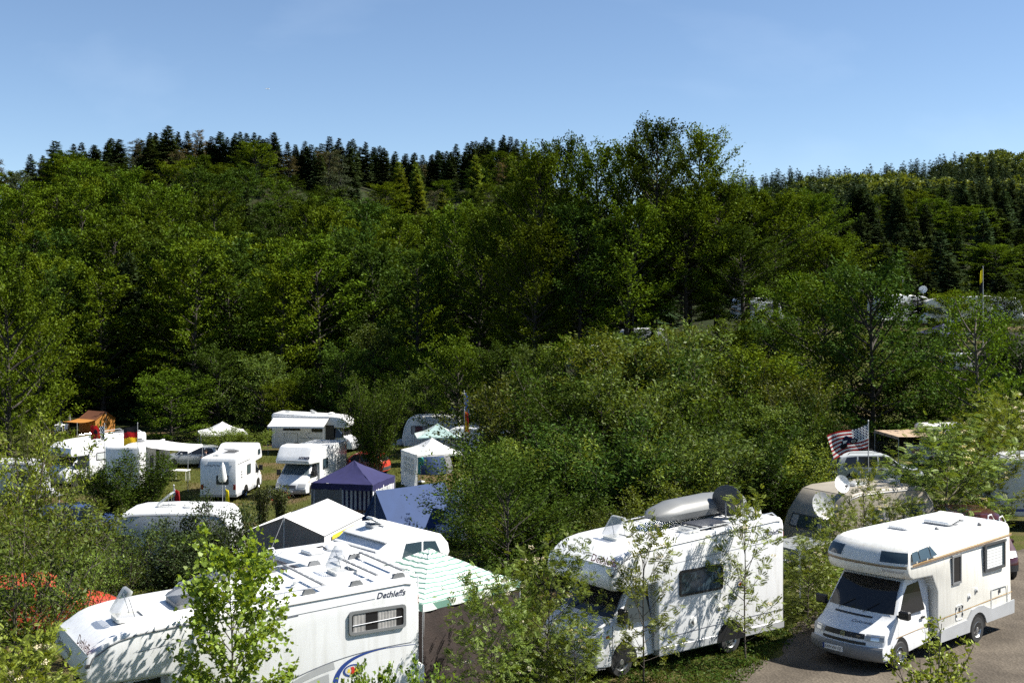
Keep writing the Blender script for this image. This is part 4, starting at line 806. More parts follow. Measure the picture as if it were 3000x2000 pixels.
    c = Surf(VP, 1.86, .24, -.3, .6, .13, 1.1, 1.95, 2.4); m = MB(); c.build(m); cb = m.build('cab', M['white'], o)
    g = MB(); c.patch(g, 12.05, 12.95, -.92, .92, .008, 3, 10); g.build('windscreen', M['glass'], cb)
    g = MB(); c.patch(g, 10.85, 11.2, -.62, .45, .010, 2, 8); g.build('air_intake', M['black'], cb)
    g = MB(); c.patch(g, .3, 4.0, -.995, .995, .022, 8, 16); g.build('bumper', M['mid_grey'], cb)
    g = MB(); c.patch(g, 7.15, 8.35, -.55, .55, .010, 2, 8); gg = g.build('grille', M['black'], cb); g = MB(); c.patch(g, 5.2, 6.2, -.60, .60, .010, 2, 8); g.build('lower_grille', M['black'], cb)
    for u0, u1 in ((.58,.98),(-.98,-.58)):
        h = MB(); c.patch(h, 6.9, 8.5, u0, u1, .012, 3, 5); hh = h.build('headlight', M['lamp_glass'], cb); h = MB(); c.patch(h, 7.1, 8.3, u0*1.0+.12, u1-.10, .016, 2, 3); h.build('reflector', M['chrome'], hh)
    # the roundel in the grille
    O = c.S(7.75, 0) + Vector((.018, 0, 0)); U, V = (0,1,0), (0,0,1); m = MB(); m.ring(disc(.062, 20), disc(.051, 20), O, U, V, 0, .01)
    for q in ([(-.030,.042),(0,-.002),(.030,.042)], [(-.042,.022),(-.020,-.040),(0,.0),(.020,-.040),(.042,.022)]):
        for a, b in zip(q[:-1], q[1:]):
            t = Vector((b[0]-a[0], b[1]-a[1])).normalized()*.0055; n_ = Vector((-t.y, t.x)); m.plate([(a[0]+n_.x, a[1]+n_.y), (a[0]-n_.x, a[1]-n_.y), (b[0]-n_.x, b[1]-n_.y), (b[0]+n_.x, b[1]+n_.y)], O, U, V, .001, .009)
    m.build('badge', M['chrome'], gg); text('TDI', .06, c.S(7.55, .36) + Vector((.016, 0, 0)), (-.15,1,0), V, M['chrome'], gg, d=.006)
    n0 = c.S(10.45, -.02); text('Colorado', .135, c.S(9.95, -.02) + Vector((.0,0,.0)), (-.12, 1, .0), (c.S(10.9,.2) - c.S(9.9,.2)), M['navy_text'], cb, shear=.4, d=.014)
    plate_no(cb, c.S(2.6, -.20) + Vector((.03, 0, 0)), (0,1,0), (0,0,1), 'OHV VW 125', .52, .12)
    for sg in (1, -1):
        d = MB(); c.side(d, [(.10,1.17),(-.42,1.80),(-1.02,1.84),(-1.12,1.18)], sg); d.build('door_window', M['glass'], cb); d = MB(); d.box((-1.12, sg*.93-.012, .98), (-.96, sg*.93+.014, 1.03)); d.build('door_handle', M['black'], cb)
        r_ = MB(); r_.box((-.02, sg*.97, 1.16), (.10, sg*1.22, 1.36), 0, .03); r_.tube([(.03, sg*.88, 1.2), (.04, sg*1.02, 1.23)], .03, 6); r_.build('mirror', M['black'], cb)
        a = MB(); c.side(a, [(.41*math.cos(R(t)), .32 + .41*math.sin(R(t))) for t in range(-8, 189, 14)], sg, .006); a.build('wheel_arch', M['black'], cb)
        st = MB(); c.side(st, [(.30,.72),(-1.4,.78),(-1.4,.795),(.30,.735)], sg, .008); st.build('side_stripe', M['ochre_stripe'], cb)
        dl = MB(); c.side(dl, [(-1.18,.45),(-1.165,.45),(-1.165,1.15),(-1.18,1.15)], sg, .006); c.side(dl, [(.16,.62),(.175,.62),(.175,1.12),(.16,1.12)], sg, .006); dl.build('door_gap', M['mid_grey'], cb)
    wi = MB()
    for u in (-.55, .15): wi.tube([c.S(11.95, u) + Vector((.02,0,.02)), c.S(12.3, u + .35) + Vector((.02,0,.02))], .009, 4)
    wi.build('wiper', M['black'], cb)
    return o
oC = vw((8.204, 28.014, 0), R(221.6))
# ------------------------------------------------------------------ campers further back
def place(px, Y): p = on_ground(px, Y); return (p.x, p.y, p.z)
def louvres(o, x, y, sg, zs=(1.55, 1.72, 1.89), L=.34, sl=.03):
    for z in zs: m = MB(); U = SL if sg > 0 else (1,0,0); m.plate([(-L/2, -.03), (L/2, -.03 + sl), (L/2, .03 + sl), (-L/2, .03)], (x, sg*y, z), U, SV, .001, .012); m.build('fridge_vent', M['dark_grey'], o)
# D: low camper with raised front roof, behind the big one
D = thing('camper_van', 'white camper with raised roof over the cab, dish and ladder, between awning and white tent', 'motorhome', (-2.62, 30.22, -.02), R(40), None); D.scale = (.8, 1, 1)
m = MB(); shell(m, [(-4.3,.45),(-4.3,2.25),(-4.25,2.36),(-4.1,2.42),(-1.9,2.42),(-1.5,2.68),(-.9,2.82),(-.2,2.80),(.35,2.66),(.62,2.42),(.68,2.2),(.6,2.05),(.3,1.98),(-.95,1.95),(-.95,.45)], 2.1, .08); m.build('body_shell', M['white'], D)
cab_ducato(D); 
for x in (0, -3.1):
    for sg in (1, -1): wheel(D, x, sg*.92, sg)
for x0 in (-1.95, -1.62): b = MB(); z = 2.43 if x0 < -1.9 else 2.62; b.box((x0-.06, -.95, z), (x0+.06, .95, z+.025), 0, .008); b.build('roof_rib', M['light_grey'], D)
b = MB(); b.box((-.95, -.03, 2.822), (-.9, .8, 2.835)); b.build('roof_rib', M['light_grey'], D)
for q in ([(.30,2.20),(.10,2.52),(-.35,2.56),(-.35,2.20)], [(-.42,2.20),(-.42,2.56),(-1.0,2.56),(-1.15,2.20)]):
    for sg in (1, -1): g = MB(); g.add([(x, sg*1.057, z) for x, z in q], [tuple(range(4))]); g.build('alcove_window', M['glass_blue'], D)
window(D, -3.9, -2.6, 1.45, 1.95, -1.05, -1, 'dark_grey', 'glass'); window(D, -2.2, -1.5, 1.45, 1.95, -1.05, -1, 'dark_grey', 'glass'); window(D, -3.5, -2.4, 1.45, 1.95, 1.05, 1, 'dark_grey', 'glass')
window_on(D, (-4.3, 0, 0), (0,-1,0), (0,0,1), -.75, .75, 1.35, 1.85, 'dark_grey', 'glass_blue'); ls = MB(); ls.box((-4.33, -.18, 2.05), (-4.29, .25, 2.13)); ls.build('third_lamp', M['red_lamp'], D)
b = MB(); b.box((-4.32, -1.0, 2.22), (-4.27, 1.0, 2.30), 0, .01); b.build('rear_trim', M['light_grey'], D)
ladder(D, -4.3, .55, .92, .8, 2.38); roof_hatch(D, -3.45, .0, 2.42, .5, .5, 0, 'light_grey', 'plastic_white'); roof_hatch(D, -1.0, .35, 2.80, .4, .35, 22, 'light_grey', 'plastic_white')
v = MB(); v.lathe([(.38,0),(.37,.05),(.28,.12),(.12,.16),(.001,.17)], (-2.55, .05, 2.42), (0,0,1), 20); v.build('antenna_dome', M['plastic_white'], D); v = MB(); v.tube([(-3.15,.3,2.47),(-3.0,.15,2.52),(-2.9,.05,2.44)], .02, 5); v.build('cable', M['black'], D)
# F1: alcove camper facing us
F1 = motorhome('motorhome', 'white alcove motorhome with quilted windscreen cover, facing out beside the navy gazebo', place(868, 72.0), R(254), 3.02, -5.0, 2.2, 3.1, screen='quilt', plate='MYK HY 62', prof=[(-5.0,.45),(-5.0,2.7),(-4.9,2.82),(-1.6,2.82),(-1.2,2.98),(-.9,3.02),(-.3,3.0),(.0,2.93),(.36,2.45),(.52,2.2),(.54,2.1),(.5,2.0),(.4,1.96),(-.95,1.92),(-.95,.45)])
b = MB(); b.box((.45,-1.02,2.16),(.56,1.02,2.20),0,.01); b.build('alcove_trim', M['light_grey'], F1); text('HYMER', .22, (.44, .38, 2.26), (0,1,0), (-.45,0,.9), M['navy_text'], F1, bold=.012, d=.05, shear=.2)
window(F1, -2.1, -1.35, 1.45, 2.1, 1.1, 1, 'dark_grey', 'glass_blue'); louvres(F1, -3.6, 1.1, 1); band(F1, [(-.5,2.25),(-2.5,2.3),(-4.9,2.35)], .02, .02, 1.1, 'light_grey'); roof_hatch(F1, -1.5, 0, 2.83, .6, .5, 8); roof_hatch(F1, -3.2, 0, 2.82, .5, .5, 0)
# F2: camper seen from behind
F2 = motorhome('motorhome', 'white alcove motorhome seen from its shaded rear with side louvres, left of the quilted one', place(712, 76.0), R(86), 3.1, -5.0, 2.2, 3.1, prof=[(-5.0,.45),(-5.0,2.4),(-4.9,2.58),(-4.6,2.62),(-1.9,2.64),(-1.2,2.98),(-.9,3.02),(-.3,3.0),(.0,2.93),(.36,2.45),(.5,2.1),(.4,1.96),(-.95,1.92),(-.95,.45)], trim=None)
window_on(F2, (-5.0,0,0), (0,-1,0), (0,0,1), -.12, .62, 1.05, 1.6, 'dark_grey', 'glass_blue'); window(F2, -2.9, -2.1, 1.35, 1.95, -1.1, -1, 'dark_grey', 'glass_blue'); louvres(F2, -4.0, 1.1, -1, (1.35,1.52,1.69), .34, .0); window(F2, -.55, .0, 2.25, 2.6, -1.1, -1, 'dark_grey', 'glass_blue')
text('HYMERMOBIL', .16, (-5.0, .85, 2.12), (0,-1,0), (0,0,1), M['grey_text'], F2, d=.006, shear=.2); roof_hatch(F2, -2.4, .0, 2.64, .95, .75, 10, 'mid_grey', 'acrylic_dark'); roof_hatch(F2, -4.2, .35, 2.62, .4, .4, 6); b = MB(); b.box((-4.9,-1.112,2.2),(-2.3,-1.102,2.24)); b.build('gutter', M['dark_grey'], F2)
for y_ in (-1, 1): l = MB(); l.box((-5.02, y_*.98-.07, .75), (-4.99, y_*.98+.07, 1.05), 0, .005); l.build('tail_light', M['red_lamp'], F2)
d = MB(); U = (1,0,0); d.ring(rrect(-4.75,-4.2,.5,1.15,.04), rrect(-4.73,-4.22,.52,1.13,.03), (0,-1.1,0), U, SV, 0, .006); d.build('locker_door', M['light_grey'], F2)
# F3: long one side-on with awning
F3 = motorhome('motorhome', 'long white motorhome side-on with rolled out white awning, at the wood edge', place(1012, 94), R(-6), 3.05, -5.6, 2.25, 3.6, skirt='caravan_grey')
awning(F3, -5.4, -1.0, -1.13, 2.75, 1.7, .55, 'canvas_white', True, -1); window(F3, -4.7, -3.3, 1.7, 2.1, -1.125, -1, 'dark_grey', 'glass'); window(F3, -2.4, -1.5, 1.6, 2.1, -1.125, -1, 'dark_grey', 'glass')
dd = MB(); dd.plate(rrect(-1.3,-.62,.5,2.15,.05), (0,-1.125,0), (1,0,0), SV, .002, .012); dd.build('entrance_door', M['black'], F3); g = MB(); g.ring(rrect(-4.6,-3.5,.65,1.5,.05), rrect(-4.57,-3.53,.68,1.47,.04), (0,-1.125,0), (1,0,0), SV, .001, .008); g.build('garage_door', M['mid_grey'], F3)
m = MB(); m.tube([(-2.2,-1.13,.95),(-2.6,-1.13,1.15),(-2.9,-1.13,1.45),(-2.5,-1.13,1.55)], .02, 4); m.tube([(-3.3,-1.13,1.12),(-1.5,-1.13,1.16)], .012, 4); m.build('stripe', M['grey_text'], F3); roof_hatch(F3, -2.6, 0, 2.93, .5, .5, 25); roof_hatch(F3, -4.6, 0, 3.03, .4, .4, 0)
v = MB(); v.lathe([(.25,0),(.25,.06),(.1,.12),(.001,.13)], (-1.2, .3, 2.9), (0,0,1), 14); v.build('antenna_dome', M['plastic_white'], F3)
# F4: alcove with racing flag
F4 = motorhome('motorhome', 'white alcove motorhome with racing flag, behind the left willow bush', place(192, 76.5), R(238), 3.0, -5.6, 2.2, 3.4); window(F4, -2.3, -1.5, 1.5, 2.0, 1.1, 1, 'dark_grey', 'film'); window(F4, -5.2, -4.7, 2.35, 2.6, 1.1, 1, 'dark_grey', 'glass'); b = MB(); b.box((.3,-1.0,2.0),(.50,1.0,2.10),0,.02); b.build('alcove_trim', M['mid_grey'], F4)
roof_hatch(F4, -2.2, 0, 2.9, .5, .5, 0); roof_hatch(F4, -4.2, .2, 2.97, .9, .7, 6, 'mid_grey', 'acrylic_dark')
for sg in (1, -1): r_ = MB(); r_.tube([(-1.7,sg*.95,2.9),(-1.8,sg*.95,3.0),(-5.1,sg*.95,3.12),(-5.3,sg*.95,3.0)], .018, 5); r_.build('roof_rail', M['chrome'], F4)
# F5: next to it, end-on
F5 = motorhome('motorhome', 'white motorhome with grey shaded end and open door, under German flag', place(437, 79.0), R(90), 3.0, -5.4, 2.15, 3.2, trim=None); window(F5, -3.4, -2.7, 1.35, 2.1, -1.075, -1, 'dark_grey', 'glass'); window(F5, -4.4, -4.0, .9, 1.3, -1.075, -1, 'dark_grey', 'glass_blue')
dd = MB(); dd.plate(rrect(-2.1,-1.45,.5,2.4,.05), (0,-1.075,0), (1,0,0), SV, .002, .012); dd.build('entrance_door', M['black'], F5); dd = MB(); dd.box((-1.42,-1.75,.5),(-1.38,-1.1,2.35),0,.01); dl_ = dd.build('door_leaf', M['white'], F5)
m = MB(); m.tube([(-5.41,-.6,1.75),(-5.42,-.2,1.92),(-5.42,.2,1.94),(-5.41,.5,1.85)], .02, 4); m.build('stripe', M['grey_text'], F5); awning(F5, -4.2, -.6, -1.08, 2.75, 2.6, .25, 'canvas_white', True, -1, .0); v = MB(); v.lathe([(.28,0),(.28,.08),(.12,.14),(.001,.15)], (-2.5, -.2, 2.9), (0,0,1), 14); v.build('antenna_dome', M['mid_grey'], F5); roof_hatch(F5, -4.0, 0, 2.97, .5, .5, 50)
# H: caravan, side in shade
H = caravan('caravan', 'white caravan with open roof hatch, shaded side behind the two dark bushes', place(512, 38.3), R(182), 4.1, 2.42, 2.1, 'caravan_white', wins=((1.1,1.75),(-1.6,-.5)), wz=(1.25,1.75), hopen=40); v = MB(); v.lathe([(.22,0),(.22,.07),(.1,.1),(.001,.11)], on_vehicle(H, (0,0,0))*0 + Vector((-.55,.2,2.45)), (0,0,1), 14); v.build('roof_vent', M['plastic_white'], H)
# centre back caravans
caravan('caravan', 'white rounded caravan roof rising behind the striped gazebo', place(1268, 90), R(176), 4.3, 2.62, 2.1, 'offwhite', wins=((.3,1.5),)); J2 = caravan('caravan', 'grey sided caravan behind the blue flag pole', place(1392, 96), R(-4), 4.4, 2.55, 2.1, 'caravan_grey', front=.5, back=.05)
# right: beige caravan under the american flag
Mc = caravan('caravan', 'weathered beige caravan with rounded end beside two satellite dishes, under striped flag', (11.15, 38.4, 0), R(210), 4.8, 2.5, 2.1, 'beige', roof='beige', wins=((-.2,.9),(-1.8,-.8)), front=.75, back=.5)
P = caravan('caravan', 'large white caravan with thin blue stripe cut by the right picture edge', (20.9, 45.2, 0), R(-8), 6.0, 2.6, 2.25, 'caravan_white', stripe=((.62,.72,'blue_print'),(1.02,1.05,'mid_grey'),(1.12,1.14,'mid_grey')), wins=((1.2,2.2),(-.5,.6)), wz=(1.4,1.95), front=.6, back=.6)
N_ = car('camper_bus', 'white camper bus with tan striped awning and roof box, behind silver estate car', (18.3, 60.5, gz(18.3, 60.5)), R(4), 'van', 'white', 'cars and vans on the campsite', 1.9, cat='van'); a = awning(N_, -1.9, 1.3, -.8, 1.75, 2.6, .1, 'stripe_tan', True, 1, 0)
N_.location.x = 22.1; a.rotation_euler.z = R(90); a.location = (-1.6, 0, .1)
rb_ = thing('roof_box', 'white roof box on the camper bus beside tan awning', 'roof box', on_vehicle(N_, (-.5, 0, 1.72)), R(4)); m = MB(); m.box((-1.15,-.42,.06),(1.15,.42,.50),0,.12); m.build('box_lid', M['offwhite'], rb_); m = MB(); m.box((-1.16,-.43,.2),(1.16,.43,.23)); m.build('box_seam', M['mid_grey'], rb_)
car('parked_car', 'silver estate car parked side-on behind the striped flag', place(2560, 55), R(2), 'wagon', 'car_white', 'cars and vans on the campsite', rack=True); car('parked_car', 'dark maroon people carrier half hidden behind the cream camper', (14.55, 37.8, 0), R(262), 'van', 'dark_red', 'cars and vans on the campsite')
car('parked_car', 'silver car standing under the white canopy with bicycles behind', place(562, 86), R(188), 'wagon', 'silver', 'cars and vans on the campsite'); car('parked_car', 'red car hidden by the left willow bush', (-11.9, 30.2, 0), R(20), 'hatch', 'red_paint', 'cars and vans on the campsite'); car('parked_car', 'red car showing through the pale willow behind the navy gazebo', place(1062, 78), R(170), 'hatch', 'red_paint', 'cars and vans on the campsite')
car('parked_car', 'dark blue car half hidden under the small left bush', place(235, 58), R(20), 'wagon', 'canvas_blue', 'cars and vans on the campsite')
caravan('caravan', 'grey caravan top at the left picture edge above the willow', place(30, 70), R(4), 4.0, 2.5, 2.1, 'caravan_grey')
# ------------------------------------------------------------------ tents
def frame_tent(name, label, loc, rz, Wd, Dp, eave, ridge, gable, roof, side_, group='tents', cat='tent', line=True):
    o = thing(name, label, cat, loc, rz, group); a, b = Wd/2, Dp
    g = MB(); g.add([(-a,0,0),(a,0,0),(a,0,eave),(0,0,ridge),(-a,0,eave)], [(0,1,2,3,4)]); g.build('front_wall', M[gable], o); g = MB(); g.add([(-a,b,0),(a,b,0),(a,b,eave),(0,b,ridge),(-a,b,eave)], [(0,1,2,3,4)]); g.build('rear_wall', M[gable], o)
    for sg in (-1, 1):
        m = MB(); n = 8; vs_ = []
        for i in range(n+1):
            for j in range(n+1): t, s_ = i/n, j/n; vs_.append((sg*(a*1.04)*(1-t), -.12 + (b+.24)*s_, eave - .04 + (ridge-eave+.05)*t - .05*math.sin(math.pi*s_)*math.sin(math.pi*t*.9)))
        m.add(vs_, [(i*(n+1)+j, i*(n+1)+j+1, (i+1)*(n+1)+j+1, (i+1)*(n+1)+j) for i in range(n) for j in range(n)], 0, True); m.build('roof_panel', M[roof], o)
        w_ = MB(); w_.add([(sg*a,0,0),(sg*a,b,0),(sg*a,b,eave),(sg*a,0,eave)], [(0,1,2,3)]); w_.build('side_wall', M[side_], o)
    if line: p = MB(); p.tube([(0,-.13,0),(0,-.13,ridge+.02)], .018, 5); p.build('pole', M['light_grey'], o)
    return o
tE = frame_tent('frame_tent', 'white roofed frame tent with gable coloured dark grey as shade in front of the navy gazebo', (-6.33, 33.55, gz(-6.3, 33.5)), R(-13), 2.3, 3.0, 1.98, 2.40, 'canvas_grey', 'canvas_white', 'canvas_white')  # gable of the white tent takes grey cloth, its shade put into the colour
for q in ([(1.19,.5,1.72),(1.19,2.2,1.72),(1.19,2.2,1.84),(1.19,.5,1.84)],): b = MB(); b.add(q, [(0,1,2,3)]); b.build('wall_band', M['yellow_print'], tE)
gl = MB(); gl.tube([(-.75,-.9,0),(0,-.13,2.4)], .01, 4); gl.build('guy_line', M['light_grey'], tE)
def dome(name, label, loc, rz, rx, ry, h, mats, group='tents'):
    o = thing(name, label, 'tent', loc, rz, group); n, k = 8, 20; half = len(mats)
    for s_ in range(half):
        m = MB(); vs_ = []; a0, a1 = 2*math.pi*s_/half, 2*math.pi*(s_+1)/half; kk = k//half
        for i in range(n+1):
            t = i/n*math.pi/2
            for j in range(kk+1): a = a0 + (a1-a0)*j/kk; vs_.append((rx*math.cos(a)*math.cos(t)**.8, ry*math.sin(a)*math.cos(t)**.8, h*math.sin(t)))
        m.add(vs_, [(i*(kk+1)+j, i*(kk+1)+j+1, (i+1)*(kk+1)+j+1, (i+1)*(kk+1)+j) for i in range(n) for j in range(kk)], 0, True); m.build('tent_panel', M[mats[s_]], o)
    p = MB(); p.tube([(rx*1.0*math.cos(t), 0, h*1.01*math.sin(t)) for t in np.linspace(0, math.pi, 15)], .015, 5); p.tube([(0, ry*1.0*math.cos(t), h*1.015*math.sin(t)) for t in np.linspace(0, math.pi, 15)], .015, 5); p.build('tent_pole', M['dark_grey'], o); return o
dome('dome_tent', 'small dark green dome tent beside the white frame tent', (-4.45, 37.4, gz(-4.5, 37.4)), R(20), .9, .8, 1.35, ('canvas_dkgreen','canvas_grey','canvas_dkgreen','canvas_grey'))
rt_ = frame_tent('ridge_tent', 'faded blue ridge tent beside the navy gazebo', (-5.1, 45.6, gz(-4.9, 46)), R(-46), 2.5, 3.2, .35, 2.15, 'canvas_blue', 'canvas_blue', 'canvas_blue', line=True); 
gazebo('gazebo', 'navy blue pop-up gazebo with striped side walls', place(1037, 55), R(-14), 2.95, 2.2, 3.05, ('canvas_navy',), .28, ((0,0,.5,.1,'canvas_grey'),(0,.0,.07,.05,'stripe_navy'),(1,0,1,.1,'stripe_navy_y',1),(2,.1,.9,.1,'stripe_navy',1)), sag=.06)
bench('beer_bench', 'orange wooden bench end under the navy gazebo front', (-6.0, 52.6, gz(-6.2, 52.6)), R(-10)); table('beer_table', 'long wooden table inside the navy gazebo', (-6.3, 54.2, gz(-6.4, 54.2)), R(-14), 2.0, .5, .76, 'wood'); chair('folding_chair', 'striped chair inside the navy gazebo', (-5.6, 55.6, gz(-5.6, 55.6)), R(-110), 'chairs in the gazebo', 'stripe_navy')
gazebo('striped_gazebo', 'green and white striped gazebo canopy behind the big motorhome', (-1.88, 27.2, 0), R(45.5), 2.95, 2.03, 2.78, ('stripe_green_y','stripe_green_x'), .16, ((0,0,1,0,'canvas_brown'),(3,0,1,.0,'canvas_brown')), sag=.03)
gazebo('striped_gazebo', 'pale mint striped gazebo before the back caravans', place(1282, 82), R(8), 3.0, 1.98, 2.8, ('canvas_mint','stripe_green_y'), .1); gazebo('gazebo', 'white gazebo with one windowed side wall left of the tall willow', place(1266, 72), R(24), 2.95, 2.12, 2.92, ('canvas_white',), .12, ((3,.0,1,.0,'canvas_white',1),))
gazebo('gazebo', 'white canopy over the silver car at the back left', place(652, 90), R(18), 3.4, 1.95, 2.75, ('canvas_white',), .1)
dome('dome_tent', 'blue and turquoise dome tent behind the white gazebo', place(1262, 78), R(35), 1.5, 1.3, 1.75, ('canvas_blue','canvas_blue','canvas_teal','canvas_blue','canvas_grey'))
ot = frame_tent('frame_tent', 'orange frame tent with porch at the edge of the wood', place(308, 108.5), R(58), 2.2, 2.2, 1.25, 1.9, 'canvas_orange', 'canvas_rust', 'canvas_orange')
pc = MB(); n = 6; pc.add([(-1.15 - 2.0*t, y_, 1.25 + .25*(1-t)*0 + .1*math.sin(math.pi*t)*-1 + .0 - .08*t) for t in np.linspace(0,1,n) for y_ in (-.1, 1.1, 2.3)], [(i*3+j, i*3+j+1, i*3+j+4, i*3+j+3) for i in range(n-1) for j in range(2)], 0, True); pc.build('porch_roof', M['canvas_orange'], ot)
for y_ in (-.1, 2.3): p = MB(); p.tube([(-3.1,y_,0),(-3.1,y_,1.2)], .02, 5); p.build('pole', M['light_grey'], ot)
def parasol(name, label, loc, h, cloth, group='closed parasols', r=.16):
    o = thing(name, label, 'parasol', loc, 0, group); p = MB(); p.tube([(0,0,0),(0,0,h)], .02, 6); p.build('pole', M['light_grey'], o); c = MB(); c.lathe([(.03,h*.98),(r*.5,h*.9),(r,h*.62),(r*.7,h*.55),(.03,h*.54)], (0,0,0), (0,0,1), 10); c.build('folded_cloth', M[cloth], o)
    b = MB(); b.lathe([(.25,0),(.25,.05),(.06,.1),(.001,.12)], (0,0,0), (0,0,1), 12); b.build('base', M['offwhite'], o); return o
parasol('parasol', 'closed dark parasol left of the orange tent', place(203, 108), 1.9, 'canvas_grey'); parasol('parasol', 'closed turquoise parasol in front of the blue dome tent', place(1233, 73.6), 1.9, 'canvas_teal', r=.2); parasol('parasol', 'closed white parasol behind the shaded rear of the motorhome', place(652, 69.2), 2.6, 'canvas_white', r=.26)
for i, (px, Y, rz, lb) in enumerate(((168, 107, 2.0, 'white garden chair nearest the left willow by the orange tent'), (188, 107.5, 4.2, 'white garden chair next to the dark parasol'), (176, 109.5, 5.0, 'white garden chair furthest back near the dark parasol'))): chair('garden_chair', lb, place(px, Y), rz)
table('garden_table', 'white garden table by the orange tent', place(176, 108.4), .3, .9, .9); table('garden_table', 'white plastic table on the lawn before the open camper door', place(530, 79.5), R(-10), 1.1, .7, .70); chair('garden_chair', 'white garden chair under the back left canopy', place(604, 85), R(200))
bicycle('bicycle', 'upper bicycle on the silver car carrier', place(588, 88.3), .1, base=.75); bicycle('bicycle', 'dark bicycle under the white canopy', place(600, 88.8), .3); bicycle('bicycle', 'bicycle leaning between the two alcove motorhomes', place(806, 70.5), -.2, 'chrome', lean=.2); bicycle('bicycle', 'red bicycle lying low between the alcove motorhomes', place(818, 69.6), .4, 'red_paint', lean=.5)
# satellite dishes and flags on the right
dish('satellite_dish', 'large grey satellite dish at the end of the beige caravan', (9.35, 36.4, 0), R(-62), .42, 20, 'light_grey', 2.18); dish('satellite_dish', 'small white satellite dish on a pole beside the beige caravan', (10.15, 37.2, 0), R(-66), .28, 18, 'plastic_white', 2.72)
def us(u, v):
    if u < .42 and v < .54: return 2 if (int(u/.42*11) + int(v/.54*9)) % 2 else 3
    return 0 if int(v*13) % 2 == 0 else 1
def moto(c, P):
    def blob(pts, mm, d):
        for sg in (1, -1):
            m = MB(); m.add([P(.52 + a*.30, .50 + b*.34) + Vector((0, sg*d, 0)) for a, b in pts], [tuple(range(len(pts)))]); m.build('print', M[mm], c)
    for cx, cy_ in ((-.42, .12), (.42, .55)): blob(disc(.34, 16, cx, cy_), 'flag_black', .012); blob(disc(.2, 12, cx, cy_), 'light_grey', .016); blob(disc(.1, 8, cx, cy_), 'flag_black', .020)
    blob([(-.5,-.25),(-.1,-.5),(.35,-.35),(.6,.1),(.35,.45),(.0,.35),(-.2,.05)], 'flag_navy', .014); blob([(-.1,-.55),(.15,-.75),(.35,-.5),(.2,-.3)], 'flag_navy', .018); blob([(.05,-.1),(.4,-.1),(.45,.25),(.15,.25)], 'offwhite', .020)
flag('flag', 'stars and stripes flag with a motorcycle print on a tall pole', (12.78, 43, gz(12.8, 43)), 4.05, 1.5, .82, R(186), us, ('flag_red','flag_white','flag_navy','flag_white'), .42, .10, extra=moto)
flag('flag', 'red flag with chequered hoist and dark emblem on the left motorhome', tuple(at(306, 1420, 74.5)), 3.78, .95, .85, R(172), lambda u, v: (1 if (int(u*14) + int(v*8)) % 2 else 2) if u < .36 else (2 if (u-.68)**2 + (v-.5)**2*.6 < .022 else 0), ('flag_red','flag_white','flag_black'), .05, .08)
flag('flag', 'black red and gold German flag on the left motorhomes', tuple(at(403, 1420, 73)), 3.75, .95, 1.0, R(170), lambda u, v: min(2, int(v*3 + (u*.5 - .2)*.9*(1 if v < .9 else 0))) if v*3 + (u*.5-.2)*.9 > 0 else 0, ('flag_black','flag_red','flag_gold'), .3, .08)
flag('flag', 'blue and white flag hanging limp on the tall pole in the middle', place(1360, 80), 5.15, 1.0, 1.15, R(10), lambda u, v: 1 if u < .3 else 0, ('flag_blue','flag_white'), .1, .03, limp=True); flag('flag', 'red and yellow flag hanging limp below the blue one', place(1361, 79.4), 3.95, 1.0, 1.3, R(10), lambda u, v: 1 if .25 < u < .5 else 0, ('flag_red','flag_gold'), .1, .03, limp=True)
flag('flag', 'small red pennant behind the caravan with open hatch', place(509, 42), 2.95, .8, .75, R(5), lambda u, v: 1 if v < .3 and u < .3 else 0, ('flag_red','flag_white'), .1, .03, limp=True); flag('flag', 'small yellow flag hanging by the shaded motorhome rear', place(660, 60), 2.2, .7, .6, R(0), lambda u, v: 0, ('flag_yellow',), .1, .03, limp=True)
# small camp stuff
pk = thing('timber_beam', 'weathered grey timber beam lying beside the dark bush', 'beam', (-8.9, 33.6, gz(-8.9, 33.6)), R(30)); m = MB(); m.box((-1.1,-.1,.25),(1.1,.1,.45),0,.02); m.build('beam', M['grey_wood'], pk)
for x in (-.8, .8): m = MB(); m.box((x-.1,-.12,0),(x+.1,.12,.26),0,.02); m.build('block', M['grey_wood'], pk)
cn = thing('canopy_frame', 'small white canopy on poles between beige caravan and rowan', 'canopy', (8.15, 33.9, 0), R(35)); m = MB(); m.add([(0,0,1.32),(1.3,0,1.42),(1.3,1.2,1.45),(0,1.2,1.36)], [(0,1,2,3)]); m.build('canopy_sheet', M['acrylic'], cn)
for x, y_ in ((0,0),(1.3,0),(1.3,1.2),(0,1.2)): m = MB(); m.tube([(x,y_,0),(x,y_,1.34)], .025, 6); m.build('pole', M['plastic_white'], cn)
m = MB(); m.tube([(0,0,1.34),(1.3,0,1.43)], .03, 6); m.build('rail', M['plastic_white'], cn)
